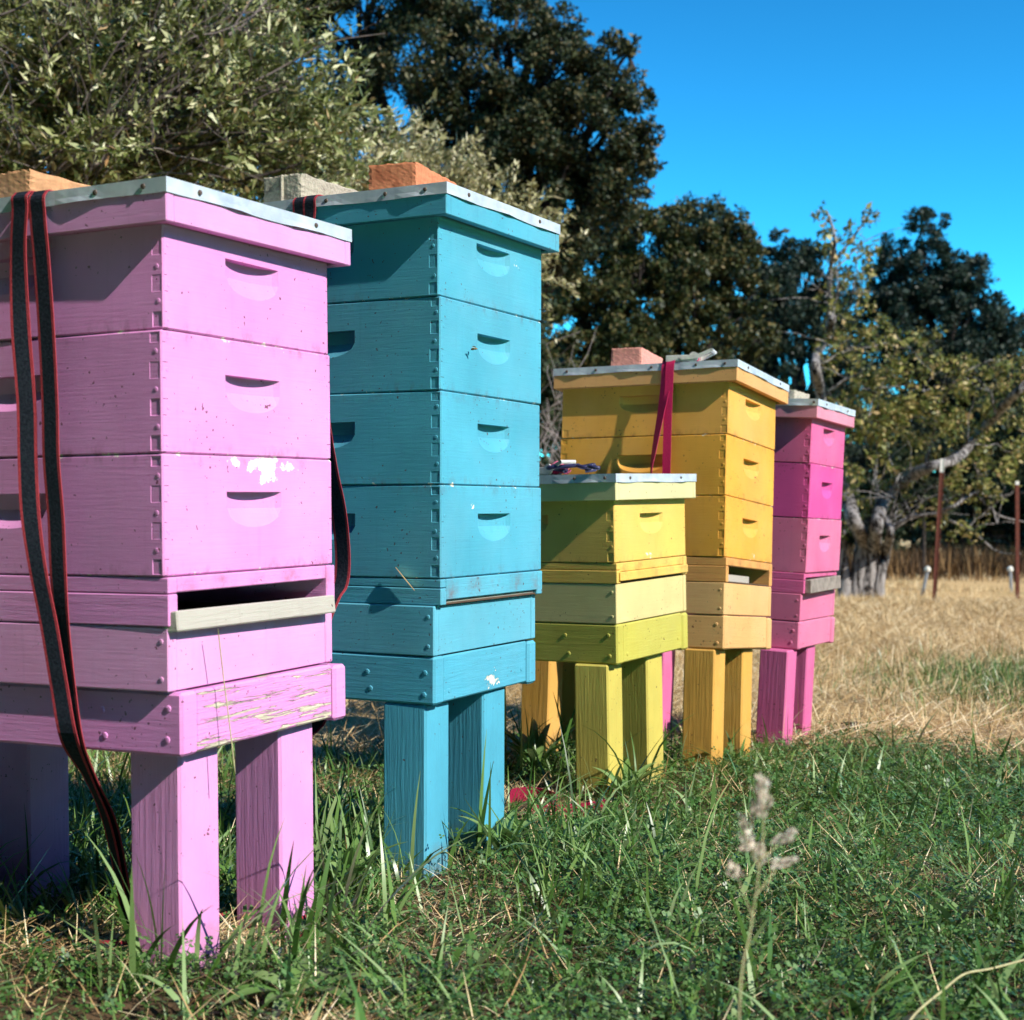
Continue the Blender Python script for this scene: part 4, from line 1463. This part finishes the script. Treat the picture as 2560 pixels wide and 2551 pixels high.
th = [(x_, y_, r_, Y_) for x_, y_, r_, Y_ in [(1620, 960, 70, 23), (1700, 930, 80, 23.5), (1780, 960, 75, 23), (1850, 930, 80, 23.5), (1930, 960, 90, 23), (1990, 900, 100, 23), (1660, 1030, 45, 22.5), (1740, 1035, 45, 22.6), (1830, 1035, 45, 22.5), (1910, 1030, 55, 22.6), (1560, 980, 90, 23), (1800, 860, 80, 24), (1880, 860, 90, 24), (1960, 820, 100, 24), (1700, 860, 70, 24), (1880, 1000, 60, 23.5), (1960, 1020, 60, 23), (1660, 980, 60, 23.5)]]
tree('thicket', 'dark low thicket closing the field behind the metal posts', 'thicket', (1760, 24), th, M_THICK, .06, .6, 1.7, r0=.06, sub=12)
# beyond the right of the frame and behind the left, so that a step aside still meets trees
f3 = [(2080, 560, 120, 30), (2180, 640, 130, 30), (2060, 740, 130, 29), (2200, 800, 130, 29)]
tree('live_oak', 'dark oak just past the right edge of the field', 'tree', (2120, 30), f3, M_FAROAK, .09, .65, 1.3, r0=.28, sub=12)
lowb = [(120, 560, 150, 11), (330, 600, 150, 11.5), (560, 640, 150, 12), (760, 560, 130, 12.5), (930, 620, 140, 13), (-60, 620, 160, 11), (200, 800, 150, 11), (480, 840, 150, 12), (760, 820, 150, 12.5), (980, 840, 140, 13), (380, 940, 140, 11.5), (640, 950, 140, 12), (880, 950, 130, 12.6), (1080, 930, 120, 13.2), (1050, 760, 90, 13.4)]
tree('thicket', 'dark undergrowth hidden behind the lilac and blue hives', 'thicket', (500, 12.5), lowb, M_THICK, .06, .6, 1.2, r0=.06, sub=18)


# unseen trees added left of and behind the photographer to block sky light
P_all = []
skyblock_trunks = MB()
for k in range(17):
    az = R(-48 - 150 * k / 16 + random.uniform(-4, 4))
    d = random.uniform(7.5, 9.5) if k < 13 else random.uniform(9, 11)
    cx, cy = math.sin(az) * d, math.cos(az) * d + 1.0
    g = float(ground_z(cx, cy))
    hgt_ = random.uniform(13, 16)
    limb(skyblock_trunks, (cx, cy, g - .2), (cx, cy, g + hgt_ * .7), .22, .08, .04)
    for q in range(11):
        zc = g + hgt_ * (.10 + .84 * q / 10)
        c = (cx + random.gauss(0, .5), cy + random.gauss(0, .5), zc)
        P_all.append(blob_points(c, random.uniform(1.7, 2.2) * (1 - .25 * q / 10), 700, sub=18, sr=.4)[0])
for k in range(26):          # more added out of view on the right to cut low sky light
    az = R(52 + 112 * k / 25)
    d = random.uniform(20, 24)
    cx, cy = math.sin(az) * d, math.cos(az) * d + 1
    g = float(ground_z(cx, cy))
    limb(skyblock_trunks, (cx, cy, g - .2), (cx, cy, g + 6), .25, .1, .04)
    for q in range(6):
        P_all.append(blob_points((cx + random.gauss(0, .8), cy + random.gauss(0, .8), g + 1.2 + 1.5 * q), random.uniform(2.2, 2.9) * (1 - .25 * q / 5), 520, sub=18, sr=.4)[0])
for k in range(22):          # and low along the far side of the field
    az = R(-32 + 74 * k / 21)
    d = random.uniform(38, 42)
    cx, cy = math.sin(az) * d, math.cos(az) * d
    g = float(ground_z(cx, cy))
    for q in range(2):
        P_all.append(blob_points((cx + random.gauss(0, .8), cy + random.gauss(0, .8), g + .8 + 1.7 * q), random.uniform(2.3, 2.9), 900, sub=20, sr=.4)[0])
P = np.concatenate(P_all)
P = P[P[:, 2] > ground_z(P[:, 0], P[:, 1]) + .1]
w_ = np_mesh('skyblock_trees_and_far_wood', *leaf_quads(P, .30, .62, .3), M_OAK)
tag(w_, kind='stuff')
tb_ = skyblock_trunks.build('skyblock_trunks', M_BARK, w_)
tb_['kind'] = 'stuff'


# willow at the left: arching twigs with narrow leaves
def twiggy(name, label, cat, trunk, limbs, zones, mat, leaf, aspect, per, tl, updir, r0, twmat, barkmat, bare=()):
    bx = at(trunk[0], 1000, trunk[1])
    base = Vector((bx.x, bx.y, float(ground_z(bx.x, bx.y))))
    t = thing(name, label, cat, loc=base)
    mb = MB()
    for pts, ra, rb in limbs:
        P = resample([at(*p) - base for p in pts], 5)
        nn = len(P)
        mb.tube(P, [ra + (rb - ra) * i / (nn - 1) for i in range(nn)], 6, rough=.1)
    mb.build('trunk', barkmat, t, smooth=True)
    tb = MB()
    LP, LA = [], []
    for (px, py, rx, ry, Y, dY, cnt) in zones:
        for _ in range(cnt):
            a = random.uniform(0, 6.283)
            rr = math.sqrt(random.random())
            p = at(px + rx * rr * math.cos(a), py + ry * rr * math.sin(a), Y + random.gauss(0, dY)) - base
            d = (Vector(updir) + Vector((random.gauss(0, .6), random.gauss(0, .6), random.gauss(0, .5)))).normalized()
            l_ = tl * random.uniform(.5, 1.2)
            pts = [p]
            S = 6
            for s in range(S):
                d = (d + Vector((random.gauss(0, .16), random.gauss(0, .16), random.gauss(0, .14) - .05))).normalized()
                p = p + d * (l_ / S)
                pts.append(p)
            w = random.uniform(.7, 1.6)
            tb.tube(pts, [.0026 * w * (1 - .75 * i / S) for i in range(S + 1)], 3, cap=False)
            m = int(per * random.uniform(.3, 1.3))
            for q in range(m):
                u = random.uniform(.1, 1.0) * S
                i = min(int(u), S - 1)
                pp = pts[i].lerp(pts[i + 1], u - i)
                LP.append(pp + Vector((random.gauss(0, .012), random.gauss(0, .012), random.gauss(0, .012))))
                LA.append((pts[i + 1] - pts[i]).normalized() * .9)
    for (px, py, rx, ry, Y, cnt, lw) in bare:
        for _ in range(cnt):
            p = at(px + random.uniform(-rx, rx), py + random.uniform(-ry, ry), Y + random.gauss(0, .12)) - base
            d = (Vector((.75, -.05, .6)) + Vector((random.gauss(0, .35), random.gauss(0, .3), random.gauss(0, .35)))).normalized()
            pts = [p]
            for q in range(8):
                d = (d + Vector((random.gauss(0, .14), random.gauss(0, .14), random.gauss(0, .14)))).normalized()
                p = p + d * (lw / 8)
                pts.append(p)
            w = random.uniform(.8, 2.2)
            tb.tube(pts, [.0034 * w * (1 - .07 * i) for i in range(9)], 4, cap=False)
            for q in (2, 3, 5):
                e = (d + Vector((random.gauss(0, .6), random.gauss(0, .3), random.gauss(0, .6)))).normalized()
                tb.tube([pts[q], pts[q] + e * lw * .16, pts[q] + e * lw * .33 + Vector((0, 0, .02))], [.0022, .0016, .0008], 3, cap=False)
    tb.build('twigs', twmat, t)
    np_mesh('crown', *leaf_quads(np.array(LP), leaf, aspect, .25, .3, np.array(LA)), mat, t)
    return t


Yw = 7.0
limbs = [([(60, 560, 6.9), (130, 440, 6.7), (215, 335, 6.5), (275, 290, 6.45), (330, 215, 6.4), (400, 150, 6.4), (440, 60, 6.5)], .032, .006), ([(130, 440, 6.7), (280, 385, 6.5), (400, 350, 6.4), (500, 330, 6.4), (590, 300, 6.4)], .018, .004), ([(275, 290, 6.45), (380, 275, 6.4), (470, 245, 6.4), (530, 200, 6.4)], .012, .003),
         ([(120, 1010, 7.4), (140, 700, 7.3), (160, 470, 7.2), (235, 330, 7.1), (300, 240, 7.0), (345, 150, 6.9), (420, 60, 6.8)], .07, .012),
         ([(160, 470, 7.2), (260, 390, 7.1), (380, 300, 6.9), (520, 240, 6.8), (620, 190, 6.7)], .03, .006),
         ([(140, 600, 7.3), (60, 380, 7.3), (30, 200, 7.2), (80, 40, 7.1), (60, -80, 7)], .05, .01),
         ([(235, 330, 7.1), (180, 200, 7.0), (210, 90, 6.9), (260, -40, 6.8)], .03, .006),
         ([(300, 240, 7.0), (400, 200, 6.9), (470, 120, 6.8), (520, 80, 6.8)], .02, .005),
         ([(60, 380, 7.3), (-40, 260, 7.2), (-80, 100, 7.2)], .03, .008)]
zones = [(60, 120, 190, 190, 7.2, .35, 300), (230, 160, 200, 180, 7.0, .35, 330), (380, 220, 150, 150, 6.9, .3, 230), (90, 310, 170, 120, 7.1, .35, 190), (280, 330, 200, 90, 7.0, .3, 210), (330, 40, 120, 110, 7.0, .3, 120), (520, 330, 120, 70, 6.9, .25, 70), (-120, 200, 150, 250, 7.3, .3, 120), (560, 290, 80, 60, 6.9, .25, 36)]
twiggy('willow', 'silvery green willow with a tangle of fine twigs at the upper left', 'tree', (120, 7.4), limbs, zones, M_WILLOW, .041, .30, 85, .55, (.45, -.1, .55), .07, M_TWIG, M_BARK, bare=[(60, 180, 160, 200, 6.5, 24, .75), (230, 280, 160, 110, 6.4, 20, .7), (380, 180, 120, 140, 6.4, 16, .6), (150, 330, 180, 60, 6.4, 10, .8)])
zones = [(690, 400, 110, 70, 8.6, .3, 120), (800, 390, 90, 70, 8.8, .3, 110), (920, 470, 70, 50, 8.8, .3, 100), (975, 495, 35, 40, 8.9, .2, 40), (610, 420, 90, 60, 8.5, .3, 80), (750, 340, 70, 50, 8.8, .3, 45), (800, 510, 180, 80, 8.9, .3, 120)]
limbs = [([(800, 1010, 9.2), (790, 700, 9.1), (800, 420, 8.9), (760, 300, 8.8)], .04, .008), ([(790, 700, 9.1), (900, 500, 8.9), (980, 400, 8.8)], .03, .006), ([(790, 700, 9.1), (690, 480, 8.8), (650, 370, 8.6)], .03, .006)]
twiggy('pale_shrub', 'pale sunlit shrub showing above the blue hive lid', 'shrub', (800, 9.2), limbs, zones, M_SHRUB, .042, .36, 60, .42, (.03, -.15, .8), .04, M_TWIG, M_BARK)

# the old pear tree
Yp = 14.6
bx = at(1640, 1120, Yp)
base = Vector((bx.x, bx.y, float(ground_z(bx.x, bx.y))))
t = thing('pear_tree', 'old pear tree with a pale gnarled trunk and a long low limb', 'tree', loc=base)
mb = MB()
LIMBS = [([(1632, 1128), (1640, 1080), (1648, 1030), (1655, 990), (1668, 945), (1700, 912), (1745, 885), (1800, 868), (1840, 830), (1872, 790), (1925, 735), (1965, 700)], .085, .038),
         ([(1655, 1128), (1662, 1080), (1672, 1040), (1680, 1000), (1660, 960), (1652, 905)], .07, .025),
         ([(1612, 1126), (1622, 1070), (1628, 1020), (1610, 980), (1595, 930), (1575, 880), (1560, 820)], .095, .055),
         ([(1575, 880), (1555, 800), (1548, 740), (1538, 690), (1545, 660), (1562, 640), (1570, 600)], .06, .04),
         ([(1562, 640), (1565, 560), (1568, 500), (1575, 450), (1560, 400)], .035, .012),
         ([(1568, 500), (1600, 460), (1630, 420), (1645, 395)], .018, .006),
         ([(1652, 905), (1656, 820), (1660, 740), (1690, 660)], .014, .006),
         ([(1680, 1000), (1720, 975), (1760, 970), (1800, 955), (1840, 930), (1880, 940)], .035, .01),
         ([(1760, 970), (1830, 1000), (1880, 1040), (1925, 1045)], .018, .006),
         ([(1628, 1020), (1640, 985), (1670, 970)], .02, .01),
         ([(1745, 885), (1760, 820), (1775, 760), (1800, 720)], .02, .006),
         ([(1840, 930), (1880, 970), (1932, 985)], .015, .006),
         ([(1596, 1110), (1590, 1060), (1585, 1000)], .08, .05)]
for pts, ra, rb in LIMBS:
    P = resample([at(a, b, Yp + .02 * random.uniform(-1, 1) + ((.5 * math.sin(i * 1.7) if ra < .1 else -.13 * (i - 2)) if i > 2 else 0)) - base for i, (a, b) in enumerate(pts)], 5)
    P[0].z = min(P[0].z, -.1) if pts[0][1] > 1100 else P[0].z
    nn = len(P)
    mb.tube(P, [(ra + (rb - ra) * (i / (nn - 1)) ** .7) * (1 + .06 * math.sin(i * .7 + ra * 90)) for i in range(nn)], 10, rough=.10)
for pts, ra, rb in LIMBS[:11]:
    for _ in range(6):
        i = random.randint(1, len(pts) - 2)
        a_ = at(pts[i][0] + random.gauss(0, 4), pts[i][1] + random.gauss(0, 4), Yp - .1) - base
        if pts[i][1] > 1020 or pts[i][1] < 560 or random.random() < .3:
            continue
        d = Vector((random.gauss(.25, .6), random.gauss(-.3, .3), abs(random.gauss(.5, .5))))
        e_ = a_ + d.normalized() * random.uniform(.25, .6)
        tw = limb(mb, a_, e_, min(.016, rb * .6), .004, .09, 7)
        for _k in range(2):
            limb(mb, tw[4], tw[4] + Vector((random.gauss(0, .3), random.gauss(-.1, .2), random.gauss(.2, .2))), .007, .002, .1, 5)
mb.build('trunk', M_PALEBARK, t, smooth=True)
pl = [(1700, 700, 85, 14.4), (1640, 740, 60, 14.6), (1760, 740, 80, 14.5), (1820, 740, 60, 14.6), (1640, 840, 60, 14.4), (1710, 810, 80, 14.4), (1780, 830, 55, 14.5), (1870, 730, 55, 14.6), (1920, 720, 55, 14.7), (1590, 640, 38, 14.6), (1560, 560, 26, 14.6), (1620, 570, 30, 14.6), (1555, 430, 22, 14.6), (1580, 470, 24, 14.6),
      (1620, 480, 22, 14.6), (1640, 410, 18, 14.6), (1545, 405, 16, 14.6), (1635, 510, 18, 14.6), (1610, 440, 20, 14.6), (1570, 500, 26, 14.6), (1600, 530, 26, 14.6), (1550, 460, 18, 14.6), (1650, 470, 16, 14.6), (1600, 690, 50, 14.5), (1620, 930, 40, 14.7), (1790, 930, 45, 14.6), (1850, 940, 40, 14.6), (1760, 965, 35, 14.6), (1700, 850, 60, 14.9), (1590, 980, 35, 14.5), (1850, 850, 50, 15.0), (1910, 820, 50, 15.0), (1660, 640, 40, 14.6), (1740, 650, 40, 14.6), (1690, 930, 40, 14.9), (1740, 860, 45, 14.9), (1610, 900, 35, 14.3), (1820, 840, 40, 14.9), (1880, 760, 45, 14.9), (1930, 740, 40, 14.9), (1600, 760, 45, 14.4), (1560, 660, 26, 14.5), (1590, 590, 30, 14.5), (1660, 780, 60, 14.3), (1880, 900, 45, 14.4), (1930, 870, 45, 14.6), (1820, 1000, 30, 14.3)]
PP = []
for (px, py, rp, Y) in pl:
    c = at(px, py, Y) - base
    r = rp * Y / 2760
    P, C = blob_points(c, r, int(4.2 * r * r / (.046 ** 2 * .5)) + 30, sub=10, sr=.32, squash=1.1)
    PP.append(P)
np_mesh('crown', *leaf_quads(np.concatenate(PP), .046, .5, -.1), M_PEAR, t)

# bare twigs against the oak, right of the blue hive
mb = MB()
c0 = at(1050, 1010, 10.5)
c0.z = float(ground_z(c0.x, c0.y))
for _ in range(14):
    p = c0 + Vector((random.gauss(0, .15), random.gauss(0, .2), random.uniform(.3, .9)))
    e = at(random.gauss(1058, 30), random.uniform(590, 860), 10.3 + random.gauss(0, .2))
    pts = limb(mb, p, e, .0045, .0016, .16, 9)
    for _k in range(3):
        i = random.randint(2, 6)
        limb(mb, pts[i], pts[i] + Vector((random.gauss(0, .18), random.gauss(0, .1), random.gauss(.12, .12))), .003, .0012, .1, 4)
o = mb.build('bare_shrub', simple('bare_twig', (.30, .25, .24), .9, .2, 30))
tag(o, 'leafless grey shrub just right of the blue hive', 'shrub')

# ------------------------------------------------------------------ posts in the field
M_RUST = simple('rusty_steel', (.13, .035, .022), .85, .35, 30, .4)
M_WHITE = simple('white_post_paint', (.78, .76, .70), .6, .1)
M_GALV = simple('grey_post_steel', (.30, .32, .36), .6, .25, 30, .2, metal=.3)


def tpost(label, top, foot, Y, white=.18):
    a, b = at(*foot, Y), at(*top, Y)
    a.z = float(ground_z(a.x, a.y)) - .1
    t = thing('fence_post', label, 'post', loc=(a.x, a.y, a.z + .1), group='steel posts in the field')
    o = Vector(t.location)
    d = b - a
    L_ = d.length
    rot = d.to_track_quat('Z', 'Y').to_matrix().to_4x4()
    for nm, z0, z1, m in (('shaft', 0, L_ * (1 - white), M_RUST), ('painted_tip', L_ * (1 - white) + .001, L_, M_WHITE)):
        mb = MB(Matrix.Translation(a - o) @ rot)
        mb.box((-.011, -.003, z0), (.011, .003, z1), .001)
        mb.box((-.004, .0032, z0 + .001), (.004, .034, z1 - .001), .001)
        if nm == 'shaft':
            k = z0 + .2
            while k < z1:
                mb.box((-.006, -.009, k), (.006, -.0032, k + .02), .001)
                k += .07
        mb.build(nm, m, t)


tpost('tall rusty steel post with a white tip, right of the pear trunk', (1781, 866), (1764, 1113), 13.9, .09)
tpost('rusty steel post at the right edge of the field', (1916, 908), (1917, 1106), 14.0, .03)
mb = MB()
a, b = at(1742, 1062, 19), at(1744, 960, 19)
a.z = float(ground_z(a.x, a.y)) - .1
mb.tube([a, a.lerp(b, .5), b], [.022, .022, .02], 8)
mb.tube([b, b + Vector((0, 0, .02))], [.036, .02], 8)
tag(mb.build('fence_post', M_BARK), 'thin dark post standing behind the tall rusty one', 'post', 'steel posts in the field')
for label, top, foot, Y in (('short grey stake with a white cap left of the tall rusty post', (1750, 1078), (1738, 1114), 15.0), ('short grey stake with a white cap by the right edge post', (1906, 1078), (1909, 1106), 15.8)):
    a, b = at(*foot, Y), at(*top, Y)
    a.z = float(ground_z(a.x, a.y)) - .05
    t = thing('stake', label, 'stake', loc=(a.x, a.y, a.z + .05), group='capped stakes in the field')
    o = Vector(t.location)
    mb = MB()
    mb.tube([a - o, a.lerp(b, .6) - o, b - o], [.018, .017, .016], 8)
    mb.build('shaft', M_GALV, t)
    mb = MB()
    mb.tube([b - o, b - o + Vector((0, 0, .03)), b - o + Vector((0, 0, .055))], [.03, .032, .012], 10)
    mb.build('cap', M_WHITE, t)
